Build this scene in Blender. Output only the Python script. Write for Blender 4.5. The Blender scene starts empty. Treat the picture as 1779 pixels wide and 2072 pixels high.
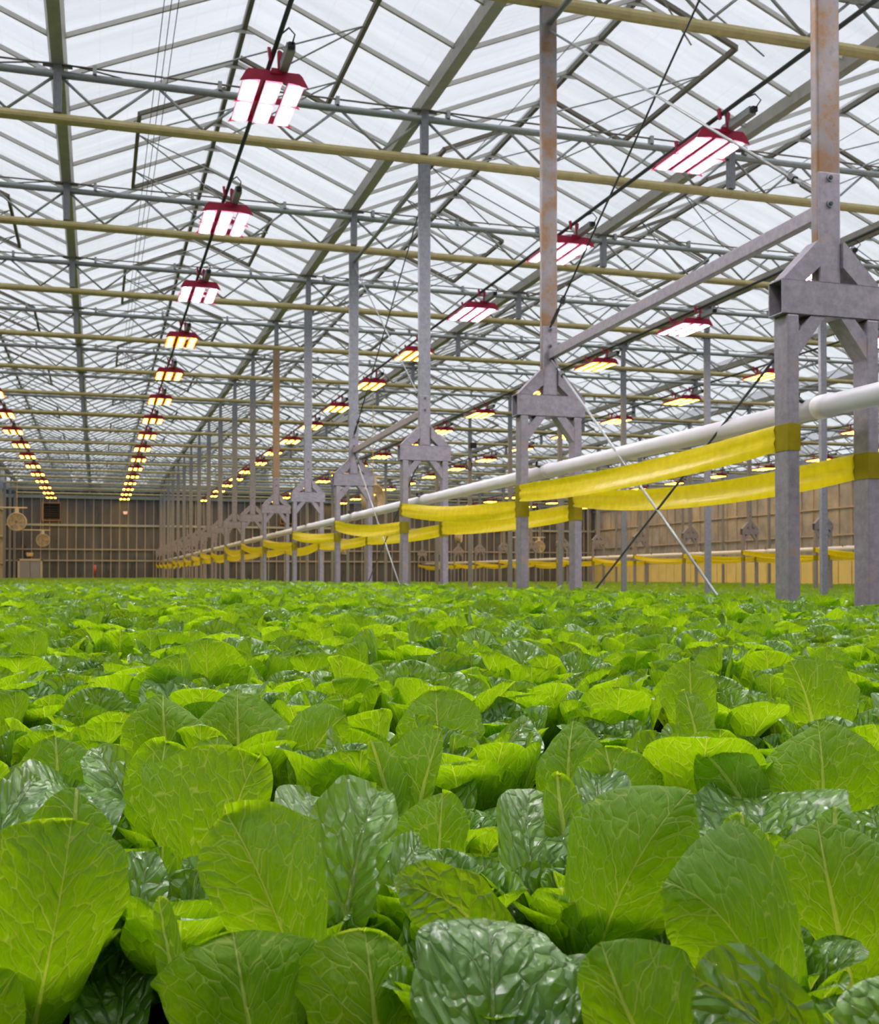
import bpy, math, random
import numpy as np
from mathutils import Vector, Matrix
sc = bpy.context.scene
C = sc.collection
PI = math.pi
R = math.radians

# ---------------------------------------------------------------- camera
FPX, W, H = 2283.0, 1779.0, 2072.0
EYE = 1.0                       # camera height over the floor
YAW, PITCH = R(16.9), R(1.0)
HORIZON = 1167.0
cam_d = bpy.data.cameras.new('camera')
cam = bpy.data.objects.new('camera', cam_d); C.objects.link(cam)
cam.location = (0, 0, EYE)
cam.rotation_euler = (PI / 2 + PITCH, 0, -YAW)
cam_d.sensor_fit = 'HORIZONTAL'; cam_d.sensor_width = 36.0
cam_d.lens = FPX * 36.0 / W
SHY = (HORIZON - H / 2 - FPX * math.tan(PITCH)) / W
cam_d.shift_y = SHY
cam_d.clip_start = 0.05; cam_d.clip_end = 400
cam_d.dof.use_dof = True; cam_d.dof.focus_distance = 1.9; cam_d.dof.aperture_fstop = 17.0
sc.camera = cam
# ---------------------------------------------------------------- sky and exposure
wd = bpy.data.worlds.new('overcast_sky'); sc.world = wd; wd.use_nodes = True
wn = wd.node_tree.nodes; wl = wd.node_tree.links
bgn = wn['Background']
tcn = wn.new('ShaderNodeTexCoord'); sep = wn.new('ShaderNodeSeparateXYZ'); rmp = wn.new('ShaderNodeValToRGB')
wl.new(tcn.outputs['Generated'], sep.inputs[0]); wl.new(sep.outputs['Z'], rmp.inputs[0]); wl.new(rmp.outputs[0], bgn.inputs[0])
rmp.color_ramp.elements[0].position = 0.0; rmp.color_ramp.elements[0].color = (0.335, 0.345, 0.345, 1)
rmp.color_ramp.elements[1].position = 1.0; rmp.color_ramp.elements[1].color = (0.95, 0.97, 1.0, 1)
for p_, c_ in ((.18, (.375, .385, .385)), (.45, (.365, .365, .385))):
    e_ = rmp.color_ramp.elements.new(p_); e_.color = (*c_, 1)
SKY = 3.1                       # overcast: the zenith is about three times as bright as the horizon
bgn.inputs[1].default_value = SKY
sc.view_settings.view_transform = 'Standard'; sc.view_settings.look = 'None'
sc.view_settings.gamma = 1; sc.view_settings.use_curve_mapping = False
sc.view_settings.exposure = 0.0
sc.cycles.use_adaptive_sampling = True; sc.cycles.adaptive_threshold = .1; sc.cycles.adaptive_min_samples = 16
sc.cycles.max_bounces = 5; sc.cycles.diffuse_bounces = 3; sc.cycles.glossy_bounces = 2
sc.cycles.transmission_bounces = 4; sc.cycles.transparent_max_bounces = 12
sc.cycles.caustics_reflective = False; sc.cycles.caustics_refractive = False
sc.cycles.sample_clamp_indirect = 4

def px_ray(px, py):
    u = (px - W / 2) / FPX
    v = (H / 2 - py) / FPX + SHY * W / FPX
    d = Vector((u, v, -1.0)); d.rotate(cam.rotation_euler); return d
def at(px, py, D):
    "world point seen at pixel (px, py) at a depth of D metres"
    return Vector((0, 0, EYE)) + px_ray(px, py) * D

# ---------------------------------------------------------------- materials
def mat(name):
    m = bpy.data.materials.new(name); m.use_nodes = True
    return m, m.node_tree.nodes, m.node_tree.links, m.node_tree.nodes['Principled BSDF']
def lk(l, a, b): l.new(a, b)
def noise(n, l, scale, detail=4, rough=.6, vec=None):
    t = n.new('ShaderNodeTexNoise'); t.inputs['Scale'].default_value = scale
    t.inputs['Detail'].default_value = detail; t.inputs['Roughness'].default_value = rough
    if vec is None:
        c = n.new('ShaderNodeTexCoord'); vec = c.outputs['Object']
    l.new(vec, t.inputs['Vector']); return t
def ramp(n, l, fac, stops):
    r = n.new('ShaderNodeValToRGB'); e = r.color_ramp.elements
    while len(e) < len(stops): e.new(.5)
    for i, (p, c) in enumerate(stops):
        e[i].position = p; e[i].color = (*c, 1)
    l.new(fac, r.inputs[0]); return r
def mixc(n, l, f, a, b):
    m = n.new('ShaderNodeMix'); m.data_type = 'RGBA'
    for s, v in ((0, f), (6, a), (7, b)):
        if hasattr(v, 'links'): l.new(v, m.inputs[s])
        else: m.inputs[s].default_value = v if s == 0 else (*v, 1)
    return m.outputs[2]
def math_(n, l, op, a, b=None, c=None, clamp=False):
    m = n.new('ShaderNodeMath'); m.operation = op; m.use_clamp = clamp
    for i, v in enumerate((a, b, c)):
        if v is None: continue
        if hasattr(v, 'links'): l.new(v, m.inputs[i])
        else: m.inputs[i].default_value = v
    return m.outputs[0]
def simple(name, col, rough=.5, metal=0.0, var=.15, scale=6, bump=0):
    m, n, l, b = mat(name)
    t = noise(n, l, scale)
    r = ramp(n, l, t.outputs[0], [(.3, tuple(c * (1 - var) for c in col)), (.7, tuple(min(1, c * (1 + var)) for c in col))])
    l.new(r.outputs[0], b.inputs['Base Color'])
    b.inputs['Roughness'].default_value = rough; b.inputs['Metallic'].default_value = metal
    if bump:
        bp = n.new('ShaderNodeBump'); bp.inputs['Strength'].default_value = bump; bp.inputs['Distance'].default_value = .002
        l.new(t.outputs[0], bp.inputs['Height']); l.new(bp.outputs[0], b.inputs['Normal'])
    return m
def emit(name, col, strength):
    m, n, l, b = mat(name)
    b.inputs['Base Color'].default_value = (.8, .8, .8, 1)
    b.inputs['Emission Color'].default_value = (*col, 1); b.inputs['Emission Strength'].default_value = strength
    return m
def steel(name, base, rust=(.32, .17, .07), lo=.62, hi=.72, metal=.35, rough=.5):
    m, n, l, b = mat(name)
    t1 = noise(n, l, 22, 5, .7)
    g = ramp(n, l, t1.outputs[0], [(.3, tuple(c * .72 for c in base)), (.72, tuple(c * 1.2 for c in base))])
    t2 = noise(n, l, 5.5, 6, .75)
    f = ramp(n, l, t2.outputs[0], [(lo, (0, 0, 0)), (hi, (1, 1, 1))])
    col = mixc(n, l, f.outputs[0], g.outputs[0], rust)
    l.new(col, b.inputs['Base Color'])
    b.inputs['Metallic'].default_value = metal; b.inputs['Roughness'].default_value = rough
    bp = n.new('ShaderNodeBump'); bp.inputs['Strength'].default_value = .25; bp.inputs['Distance'].default_value = .002
    l.new(t1.outputs[0], bp.inputs['Height']); l.new(bp.outputs[0], b.inputs['Normal'])
    return m
M_galv = steel('galvanised_steel', (.27, .275, .30), lo=.66, hi=.78)
M_rusty = steel('rust_stained_steel', (.28, .26, .26), rust=(.25, .145, .07), lo=.455, hi=.60)
M_tan = steel('brown_stained_steel', (.36, .25, .16), rust=(.34, .2, .1), lo=.5, hi=.6)
M_frame = steel('weathered_frame_steel', (.31, .285, .315), rust=(.38, .24, .14), lo=.60, hi=.72)
M_pipe_steel = simple('dull_zinc_tube', (.36, .38, .37), .45, .5, .12, 30)
M_gutter = simple('aluminium_gutter', (.48, .46, .42), .45, .35, .12, 8)
M_bar = simple('aluminium_glazing_bar', (.52, .51, .47), .5, .25, .08, 8)
M_vent = simple('weathered_vent_frame', (.17, .15, .11), .6, .1, .1, 10)
M_beam = simple('bounce_tinted_beam', (.50, .41, .17), .42, .1, .14, 10)  # olive in the base colour imitates green light bounced off the crop
M_dark = simple('dark_cable_tray', (.055, .06, .058), .5, .2, .1, 20)
M_red = simple('red_painted_bracket', (.42, .012, .05), .35, .1, .12, 20)
M_driver = simple('grey_driver_housing', (.34, .35, .35), .4, .4, .08, 20)
M_black = simple('black_rubber', (.015, .015, .017), .5, 0, .1, 20)
M_white_pipe = simple('white_plastic_pipe', (.80, .78, .80), .32, 0, .05, 3)
M_cream = simple('cream_painted_metal', (.62, .50, .33), .5, 0, .1, 5)
M_floor = simple('concrete_floor', (.33, .31, .28), .8, 0, .15, 2)
M_bed = simple('dark_growing_bed', (.008, .012, .005), 1, 0, .3, 12)
M_bed.node_tree.nodes['Principled BSDF'].inputs['Specular IOR Level'].default_value = 0
M_tank = simple('grey_bed_wall', (.38, .38, .36), .6, 0, .1, 4)
M_wallrail = simple('end_wall_rail', (.42, .43, .42), .45, .3, .1, 6)
M_mull = simple('tan_glazing_mullion', (.42, .36, .33), .55, 0, .1, 6)
M_wood = simple('brown_louvre_timber', (.30, .16, .09), .6, 0, .2, 10)
M_hole = simple('dark_louvre_interior', (.02, .014, .01), .8, 0, .2, 10)
M_doorw = simple('white_door_frame', (.66, .58, .46), .5, 0, .06, 6)
M_doorp = simple('grey_door_panel', (.36, .36, .42), .3, 0, .06, 6)
M_yellowwall = simple('pale_yellow_wall_sheet', (.72, .60, .24), .55, 0, .08, 1.5)
M_led_w = emit('white_led_strip', (1, .93, .99), 120)
M_halo_w = emit('pink_halo_rim', (1, .25, .5), 1.2)  # rim emission imitates the halo around the lit strips
M_led_o = emit('amber_lamp_strip', (1, .55, .026), 48)
M_halo_o = emit('amber_halo_rim', (1, .30, .01), 1.6)
M_halo_w.cycles.emission_sampling = 'NONE'; M_halo_o.cycles.emission_sampling = 'NONE'
M_led_w.cycles.emission_sampling = 'FRONT'; M_led_o.cycles.emission_sampling = 'FRONT'
M_hedge = simple('dark_outdoor_foliage', (.035, .045, .022), .9, 0, .5, 2.0)
M_grass = simple('outdoor_grass', (.06, .09, .03), .9, 0, .3, .6)
M_knob = simple('white_door_handle', (.5, .5, .5), .4, .3, .1, 10)

# yellow tape: thin translucent plastic
def make_tape(name, k):
    m, n, l, b = mat(name)
    t = noise(n, l, 14, 3, .5)
    r = ramp(n, l, t.outputs[0], [(.3, (.78 * k, .62 * k, .004)), (.7, (.90 * k, .74 * k, .012))])
    l.new(r.outputs[0], b.inputs['Base Color']); b.inputs['Roughness'].default_value = .3
    tr = n.new('ShaderNodeBsdfTranslucent'); l.new(r.outputs[0], tr.inputs[0])
    mx = n.new('ShaderNodeMixShader'); mx.inputs[0].default_value = .35
    l.new(b.outputs[0], mx.inputs[1]); l.new(tr.outputs[0], mx.inputs[2])
    l.new(mx.outputs[0], n['Material Output'].inputs[0])
    bp = n.new('ShaderNodeBump'); bp.inputs['Strength'].default_value = .4; bp.inputs['Distance'].default_value = .01
    l.new(t.outputs[0], bp.inputs['Height']); l.new(bp.outputs[0], b.inputs['Normal'])
    return m
M_tape = make_tape('yellow_tape_film', 1.0)
M_wrap = make_tape('yellow_tape_over_steel', .5)

# roof glass: clear sheet with a light milky film
def make_glass():
    m, n, l, b = mat('hazy_roof_glass')
    c = n.new('ShaderNodeTexCoord')
    mp = n.new('ShaderNodeMapping'); mp.inputs['Scale'].default_value = (.35, 3.2, .35); l.new(c.outputs['Object'], mp.inputs[0])
    t = noise(n, l, 1.0, 3, .6, mp.outputs[0])
    # faint lines where panes overlap
    sx = n.new('ShaderNodeSeparateXYZ'); l.new(c.outputs['Object'], sx.inputs[0])
    fr = math_(n, l, 'FRACT', math_(n, l, 'MULTIPLY', sx.outputs[0], 1 / .36))
    ln = math_(n, l, 'LESS_THAN', fr, .03)
    r = ramp(n, l, t.outputs[0], [(.3, (.71, .72, .735)), (.7, (.80, .81, .825))])
    colr = mixc(n, l, math_(n, l, 'MULTIPLY', ln, .10), r.outputs[0], (.5, .5, .48))
    tp = n.new('ShaderNodeBsdfTransparent'); l.new(colr, tp.inputs[0])
    tl = n.new('ShaderNodeBsdfTranslucent'); tl.inputs[0].default_value = (.85, .86, .88, 1)
    gl = n.new('ShaderNodeBsdfGlossy'); gl.inputs['Roughness'].default_value = .15; gl.inputs[0].default_value = (.8, .8, .8, 1)
    mx = n.new('ShaderNodeMixShader'); mx.inputs[0].default_value = .22
    l.new(tp.outputs[0], mx.inputs[1]); l.new(tl.outputs[0], mx.inputs[2])
    mx2 = n.new('ShaderNodeMixShader'); mx2.inputs[0].default_value = .04
    l.new(mx.outputs[0], mx2.inputs[1]); l.new(gl.outputs[0], mx2.inputs[2])
    l.new(mx2.outputs[0], n['Material Output'].inputs[0]); return m
M_glass = make_glass()
def make_wall_glass():
    m, n, l, b = mat('streaky_wall_sheet')
    c = n.new('ShaderNodeTexCoord')
    mp = n.new('ShaderNodeMapping'); mp.inputs['Scale'].default_value = (1.6, 1.6, .25); l.new(c.outputs['Object'], mp.inputs[0])
    t = noise(n, l, 1.3, 5, .65, mp.outputs[0])
    r = ramp(n, l, t.outputs[0], [(.3, (.075, .075, .088)), (.72, (.20, .195, .22))])
    l.new(r.outputs[0], b.inputs['Base Color']); b.inputs['Roughness'].default_value = .22
    tp = n.new('ShaderNodeBsdfTransparent'); tp.inputs[0].default_value = (.8, .8, .78, 1)
    mx = n.new('ShaderNodeMixShader'); mx.inputs[0].default_value = .25
    l.new(b.outputs[0], mx.inputs[1]); l.new(tp.outputs[0], mx.inputs[2])
    l.new(mx.outputs[0], n['Material Output'].inputs[0]); return m
M_wallglass = make_wall_glass()
M_sideglass = simple('pale_side_wall_sheet', (.33, .33, .37), .4, 0, .3, 1.2)

# lettuce leaf
def make_leaf():
    m, n, l, b = mat('romaine_leaf')
    uv = n.new('ShaderNodeUVMap'); uv.uv_map = 'UVMap'      # x: metres from the midrib, y: metres from the leaf base (both x 4, x offset .5)
    sx = n.new('ShaderNodeSeparateXYZ'); l.new(uv.outputs[0], sx.inputs[0])
    x = math_(n, l, 'MULTIPLY', math_(n, l, 'SUBTRACT', sx.outputs[0], .5), .25)
    y = math_(n, l, 'MULTIPLY', sx.outputs[1], .25)
    oi = n.new('ShaderNodeObjectInfo')
    tn = noise(n, l, 9.0, 2, .5, uv.outputs[0])
    wob = math_(n, l, 'MULTIPLY', math_(n, l, 'SUBTRACT', tn.outputs[0], .5), .02)
    ax = math_(n, l, 'ABSOLUTE', x)
    # midrib, wide at the base
    mwid = math_(n, l, 'MAXIMUM', math_(n, l, 'MULTIPLY_ADD', y, -.026, .0062), .0009)
    mr = math_(n, l, 'SUBTRACT', 1.0, math_(n, l, 'DIVIDE', ax, mwid), clamp=True)
    mr = math_(n, l, 'MULTIPLY', mr, 2.6, clamp=True)
    # lateral veins
    sgn = math_(n, l, 'MULTIPLY', math_(n, l, 'GREATER_THAN', x, 0.0), .013)
    q = math_(n, l, 'ADD', math_(n, l, 'SUBTRACT', y, math_(n, l, 'MULTIPLY', math_(n, l, 'POWER', ax, .85), .70)), sgn)
    q = math_(n, l, 'ADD', q, wob)
    fq = math_(n, l, 'FRACT', math_(n, l, 'DIVIDE', q, .046))
    dq = math_(n, l, 'MULTIPLY', math_(n, l, 'ABSOLUTE', math_(n, l, 'SUBTRACT', fq, .5)), .046)
    lw = math_(n, l, 'MAXIMUM', math_(n, l, 'MULTIPLY_ADD', ax, -.022, .0016), .0005)
    lv = math_(n, l, 'SUBTRACT', 1.0, math_(n, l, 'DIVIDE', dq, lw), clamp=True)
    lv = math_(n, l, 'MULTIPLY', lv, 2.2, clamp=True)
    # net of fine veins
    cmb = n.new('ShaderNodeCombineXYZ')
    l.new(math_(n, l, 'ADD', x, wob), cmb.inputs[0]); l.new(math_(n, l, 'MULTIPLY', math_(n, l, 'ADD', q, 0), .8), cmb.inputs[1]); l.new(oi.outputs['Random'], cmb.inputs[2])
    def vor(scale, feat='DISTANCE_TO_EDGE'):
        v = n.new('ShaderNodeTexVoronoi'); v.feature = feat; v.inputs['Scale'].default_value = scale
        l.new(cmb.outputs[0], v.inputs['Vector']); return v.outputs['Distance']
    v1 = vor(58); v2 = vor(150)
    n1 = math_(n, l, 'SUBTRACT', 1.0, math_(n, l, 'MULTIPLY', v1, 26), clamp=True)
    n2 = math_(n, l, 'SUBTRACT', 1.0, math_(n, l, 'MULTIPLY', v2, 9), clamp=True)
    vein = math_(n, l, 'MAXIMUM', mr, math_(n, l, 'MULTIPLY', lv, .8))
    vein = math_(n, l, 'MAXIMUM', vein, math_(n, l, 'MULTIPLY', n1, .75))
    vein = math_(n, l, 'MAXIMUM', vein, math_(n, l, 'MULTIPLY', n2, .2))
    geo = n.new('ShaderNodeNewGeometry')
    bf = geo.outputs['Backfacing']         # front face = upper side of the leaf, back face = its underside
    t3 = noise(n, l, 3.0, 3, .5, uv.outputs[0])
    up = ramp(n, l, t3.outputs[0], [(.3, (.095, .26, .008)), (.7, (.24, .46, .045))])
    un = ramp(n, l, t3.outputs[0], [(.3, (.11, .25, .002)), (.7, (.20, .39, .003))])
    upc = mixc(n, l, math_(n, l, 'MULTIPLY', vein, .5), up.outputs[0], (.46, .62, .28))
    unc = mixc(n, l, math_(n, l, 'MULTIPLY', vein, .95), un.outputs[0], (.58, .72, .16))
    col = mixc(n, l, bf, upc, unc)
    hsv = n.new('ShaderNodeHueSaturation'); l.new(col, hsv.inputs['Color'])
    l.new(math_(n, l, 'MULTIPLY_ADD', oi.outputs['Random'], .3, .86), hsv.inputs['Value'])
    l.new(math_(n, l, 'MULTIPLY_ADD', oi.outputs['Random'], -.012, .505), hsv.inputs['Hue'])
    l.new(hsv.outputs[0], b.inputs['Base Color'])
    l.new(math_(n, l, 'MULTIPLY_ADD', bf, .24, .30), b.inputs['Roughness'])
    l.new(math_(n, l, 'MULTIPLY_ADD', bf, -.75, 1.0), b.inputs['Specular IOR Level'])
    b.inputs['IOR'].default_value = 1.55
    l.new(math_(n, l, 'MULTIPLY_ADD', bf, -.5, .5), b.inputs['Coat Weight']); b.inputs['Coat Roughness'].default_value = .24
    # blisters bulge on the upper side, veins stand out below
    bl = math_(n, l, 'POWER', math_(n, l, 'MULTIPLY', v1, 1.0), .6)
    h = math_(n, l, 'SUBTRACT', math_(n, l, 'MULTIPLY', bl, 1.3), math_(n, l, 'MULTIPLY', math_(n, l, 'MAXIMUM', mr, lv), .55))
    h = math_(n, l, 'MULTIPLY', h, math_(n, l, 'MULTIPLY_ADD', bf, -1.28, 1.0))
    bp = n.new('ShaderNodeBump'); bp.inputs['Strength'].default_value = 1.0; bp.inputs['Distance'].default_value = .0095
    l.new(h, bp.inputs['Height']); l.new(bp.outputs[0], b.inputs['Normal'])
    tl = n.new('ShaderNodeBsdfTranslucent')
    tc = mixc(n, l, math_(n, l, 'MULTIPLY', vein, .85), (.42, .73, .001), (.85, .95, .08))
    l.new(tc, tl.inputs[0]); l.new(bp.outputs[0], tl.inputs['Normal'])
    mx = n.new('ShaderNodeMixShader'); l.new(math_(n, l, 'MULTIPLY_ADD', bf, .24, .30), mx.inputs[0])
    l.new(b.outputs[0], mx.inputs[1]); l.new(tl.outputs[0], mx.inputs[2])
    l.new(mx.outputs[0], n['Material Output'].inputs[0]); return m
M_leaf = make_leaf()

# ---------------------------------------------------------------- mesh helpers
class MB:
    def __init__(s): s.v = []; s.f = []; s.n = 0
    def add(s, vs, fs):
        o = s.n; s.v.extend([tuple(p) for p in vs]); s.n += len(vs); s.f.extend([tuple(i + o for i in f) for f in fs]); return s
    def box(s, x0, x1, y0, y1, z0, z1):
        return s.add([(x, y, z) for x in (x0, x1) for y in (y0, y1) for z in (z0, z1)],
                     [(0, 1, 3, 2), (4, 6, 7, 5), (0, 4, 5, 1), (2, 3, 7, 6), (0, 2, 6, 4), (1, 5, 7, 3)])
    def bar(s, a, b, w, h, up=(0, 0, 1)):
        a = Vector(a); b = Vector(b); t = (b - a).normalized(); u = Vector(up)
        if abs(t.dot(u)) > .97: u = Vector((0, 1, 0))
        sd = t.cross(u).normalized() * w / 2; uu = sd.cross(t).normalized() * h / 2
        vs = [p + i * sd + j * uu for p in (a, b) for i, j in ((-1, -1), (1, -1), (1, 1), (-1, 1))]
        return s.add(vs, [(0, 1, 2, 3), (7, 6, 5, 4), (0, 4, 5, 1), (1, 5, 6, 2), (2, 6, 7, 3), (3, 7, 4, 0)])
    def tube(s, pts, r, seg=8, cap=True):
        pts = [Vector(p) for p in pts]; rings = []
        u0 = None
        for i, p in enumerate(pts):
            t = (pts[min(i + 1, len(pts) - 1)] - pts[max(i - 1, 0)]).normalized()
            ref = Vector((0, 0, 1)) if abs(t.z) < .95 else Vector((0, 1, 0))
            a = t.cross(ref).normalized(); b = a.cross(t).normalized()
            rr = r[i] if isinstance(r, (list, tuple)) else r
            rings.append([p + rr * (math.cos(2 * PI * k / seg) * a + math.sin(2 * PI * k / seg) * b) for k in range(seg)])
        vs = [q for g in rings for q in g]; fs = []
        for i in range(len(pts) - 1):
            for k in range(seg):
                k2 = (k + 1) % seg
                fs.append((i * seg + k, i * seg + k2, (i + 1) * seg + k2, (i + 1) * seg + k))
        if cap:
            fs.append(tuple(reversed(range(seg)))); fs.append(tuple((len(pts) - 1) * seg + k for k in range(seg)))
        return s.add(vs, fs)
    def prism(s, poly, axis, a0, a1):
        "poly: 2-D outline; axis 'y' extrudes an xz outline, 'x' a yz outline, 'z' an xy outline"
        def P(p, a): return {'y': (p[0], a, p[1]), 'x': (a, p[0], p[1]), 'z': (p[0], p[1], a)}[axis]
        n_ = len(poly); vs = [P(p, a0) for p in poly] + [P(p, a1) for p in poly]
        fs = [tuple(range(n_)), tuple(reversed(range(n_, 2 * n_)))] + [(i, i + n_, (i + 1) % n_ + n_, (i + 1) % n_) for i in range(n_)]
        return s.add(vs, fs)
    def mesh(s, name, m, smooth=False):
        me = bpy.data.meshes.new(name); me.from_pydata(s.v, [], s.f); me.materials.append(m); me.validate()
        if smooth: me.polygons.foreach_set('use_smooth', [True] * len(me.polygons))
        me.update(); return me
    def build(s, name, m, parent=None, smooth=False, bevel=0):
        o = bpy.data.objects.new(name, s.mesh(name, m, smooth)); C.objects.link(o)
        if parent: o.parent = parent
        if bevel:
            b = o.modifiers.new('bevel', 'BEVEL'); b.width = bevel; b.segments = 2; b.limit_method = 'ANGLE'
        return o
def tag(o, label=None, cat=None, group=None, kind=None):
    for k, v in (('label', label), ('category', cat), ('group', group), ('kind', kind)):
        if v: o[k] = v
    return o
def empty(name, loc=(0, 0, 0), rz=0):
    o = bpy.data.objects.new(name, None); o.empty_display_size = .1; C.objects.link(o); o.location = loc; o.rotation_euler = (0, 0, rz); return o
def copy_tree(o, parent=None):
    c = o.copy(); C.objects.link(c); c.parent = parent
    for ch in [x for x in kids.get(o.name, [])]: copy_tree(ch, c)
    return c
kids = {}
def index_kids(o):
    def rec(x):
        kids[x.name] = list(x.children)
        for y in x.children: rec(y)
    rec(o)
ORD = ['first', 'second', 'third', 'fourth', 'fifth', 'sixth', 'seventh', 'eighth', 'ninth', 'tenth', 'eleventh', 'twelfth',
       'thirteenth', 'fourteenth', 'fifteenth', 'sixteenth', 'seventeenth', 'eighteenth', 'nineteenth', 'twentieth']

# ---------------------------------------------------------------- measures of the house
Y0, DY, NF = 5.32, 4.0, 18            # frame lines at Y0 + DY*k, k = -1 .. 17
YF = [Y0 + DY * k for k in range(-3, NF)]
YW = Y0 + DY * (NF - 1) + .35         # far gable wall
YB = -8.7                             # unseen end wall added behind the camera to cut frontal light
GX = [3.85 + 4.3 * i for i in range(-3, 8)]     # gutters
XL, XR = -5.5, 33.95                  # side walls
ZG, ZR = EYE + 5.84, EYE + 6.75       # gutter and ridge heights
ZBEAM, ZCH = EYE + 5.16, EYE + 5.66
ZL = EYE + 4.73                       # lamps

# ---------------------------------------------------------------- setting
tag(MB().box(XL - .1, XR + .1, YB, YW + .1, -.1, 0).build('floor', M_floor), kind='structure')
tag(MB().box(-90, 130, -40, 150, -.4, -.12).build('ground', M_grass), kind='structure')
# treeline outside: lumpy banks of shrubs
def hedge(x0, x1, y0, y1, h, seed):
    rnd = random.Random(seed); mb = MB()
    L_ = math.hypot(x1 - x0, y1 - y0); n_ = int(L_ / 1.6)
    for i in range(n_):
        for j in range(3):
            t = (i + rnd.random()) / n_
            cx, cy = x0 + (x1 - x0) * t + rnd.uniform(-1.5, 1.5), y0 + (y1 - y0) * t + rnd.uniform(-1.5, 1.5)
            r = rnd.uniform(1.2, 2.4); hz = h * rnd.uniform(.7, 1.1) * (1, .75, .45)[j]
            vs = []; fs = []; nu, nv = 12, 8
            for b_ in range(nv + 1):
                for a_ in range(nu):
                    th = PI * b_ / nv; ph = 2 * PI * a_ / nu; k = 1 + rnd.uniform(-.16, .16)
                    vs.append((cx + r * k * math.sin(th) * math.cos(ph), cy + r * k * math.sin(th) * math.sin(ph), hz / 2 + hz / 2 * k * math.cos(th)))
            for b_ in range(nv):
                for a_ in range(nu):
                    fs.append((b_ * nu + a_, b_ * nu + (a_ + 1) % nu, (b_ + 1) * nu + (a_ + 1) % nu, (b_ + 1) * nu + a_))
            mb.add(vs, fs)
    return mb.build('treeline', M_hedge, smooth=True)
tag(hedge(-14, 46, YW + 6, YW + 6, 8.5, 3), 'dark trees and shrubs growing outside behind the far glass wall', 'trees', kind='stuff')
tag(hedge(XR + 5, XR + 5, 20, YW + 8, 7.5, 4), 'dark trees growing outside along the right-hand glass wall', 'trees', kind='stuff')
tag(hedge(XL - 5, XL - 5, 20, YW + 8, 7.5, 5), 'dark trees growing outside along the left-hand glass wall', 'trees', kind='stuff')

# roof glass
rg = MB()
for i in range(len(GX) - 1):
    x0, x1 = GX[i], GX[i + 1]; xm = (x0 + x1) / 2
    if x0 > XR: continue
    for (a, za, b_, zb) in ((x0, ZG, xm, ZR), (xm, ZR, x1, ZG)):
        rg.add([(a, YB, za + .03), (b_, YB, zb + .03), (b_, YW, zb + .03), (a, YW, za + .03)], [(0, 1, 2, 3)])
roof = rg.build('ceiling', M_glass); sol = roof.modifiers.new('pane', 'SOLIDIFY'); sol.thickness = .004
tag(roof, kind='structure')
# glazing bars, ridge
bars = MB(); ridge = MB()
ys = np.arange(Y0 - 14 + .5, YW, 1.0)
for i in range(len(GX) - 1):
    x0, x1 = GX[i], GX[i + 1]; xm = (x0 + x1) / 2
    ridge.box(xm - .028, xm + .028, YB, YW, ZR - .05, ZR + .05)
    for y in ys:
        bars.bar((x0, y, ZG), (xm, y, ZR), .036, .05); bars.bar((xm, y, ZR), (x1, y, ZG), .036, .05)
        bars.bar((xm - .13, y, ZR - .07), (xm + .13, y, ZR - .07), .012, .04)
tag(bars.build('trim_1', M_bar), kind='structure')
tag(ridge.build('trim_2', simple('ridge_bar_metal', (.16, .15, .12), .6, .1, .1, 8)), kind='structure')

# gutters
gnames = {}
for i, x in enumerate(GX[:-1]):
    poly = [(-.10, .07), (-.085, .07), (-.05, -.03), (.05, -.03), (.085, .07), (.10, .07), (.065, -.06), (-.065, -.06)]
    o = MB().prism([(x + p, ZG + q - .02) for p, q in poly], 'y', YB, YW).build('roof_gutter', M_gutter)
    where = {2: 'over the crop left of the column row', 3: 'on top of the yellow-taped column row', 4: 'next right of the yellow-taped column row',
             5: 'on top of the plain posts right of the taped columns'}.get(i, '%s gutter line counted from the left side wall' % ORD[i])
    tag(o, 'long aluminium roof gutter ' + where, 'gutter', 'roof gutters')

# vent frames (dark bars low on each slope) with their push rods
rnd = random.Random(7)
def slope_pt(xm, side, u, y, dz=0):
    "u: 0 at ridge .. 1 at gutter"
    return (xm + side * 2.15 * u, y, ZR - (ZR - ZG) * u + dz)
vent_n = 0
bay_name = ['outermost left roof bay', 'roof bay over the far left lamp row', 'roof bay over the crop', 'roof bay past the taped columns', 'second roof bay past the taped columns',
            'third roof bay past the taped columns', 'fourth roof bay beyond the taped columns', 'fifth roof bay past the taped columns', 'sixth roof bay past the taped columns', 'rightmost roof bay']
vent_proto = None
for i in range(1, 7):
    xm = (GX[i] + GX[i + 1]) / 2
    for side in (1, -1):
        ks = 0
        y = 3.6 if side == 1 else 7.6
        while y + 3 < YW:
            if vent_proto is None or side not in vent_proto:
                r_ = empty('roof_vent', (0, 0, 0))
                f = MB()
                f.bar((side * 1.18, 0, -.50 - .02), (side * 1.18, 3, -.50 - .02), .05, .06)
                f.bar((side * .04, 0, -.04), (side * 1.18, 0, -.52), .05, .05); f.bar((side * .04, 3, -.04), (side * 1.18, 3, -.52), .05, .05)
                f.build('vent_frame', M_vent, r_)
                for yy in (.75, 2.25):
                    for x2, z2 in ((-side * 1.0, -1.02), (-side * .1, -1.02)):
                        MB().tube([(side * 1.15, yy, -.53), (x2, yy + .9, z2)], .010, 6).build('push_rod', M_pipe_steel, r_)
                if vent_proto is None: vent_proto = {}
                index_kids(r_); vent_proto[side] = r_; o = r_
            else:
                o = copy_tree(vent_proto[side])
            o.location = (xm, y, ZR)
            tag(o, 'dark-framed roof vent, %s on the %s slope, %s' % (ORD[ks], 'right' if side == 1 else 'left', bay_name[i]), 'roof vent', 'roof vents')
            ks += 1; y += 8

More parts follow.
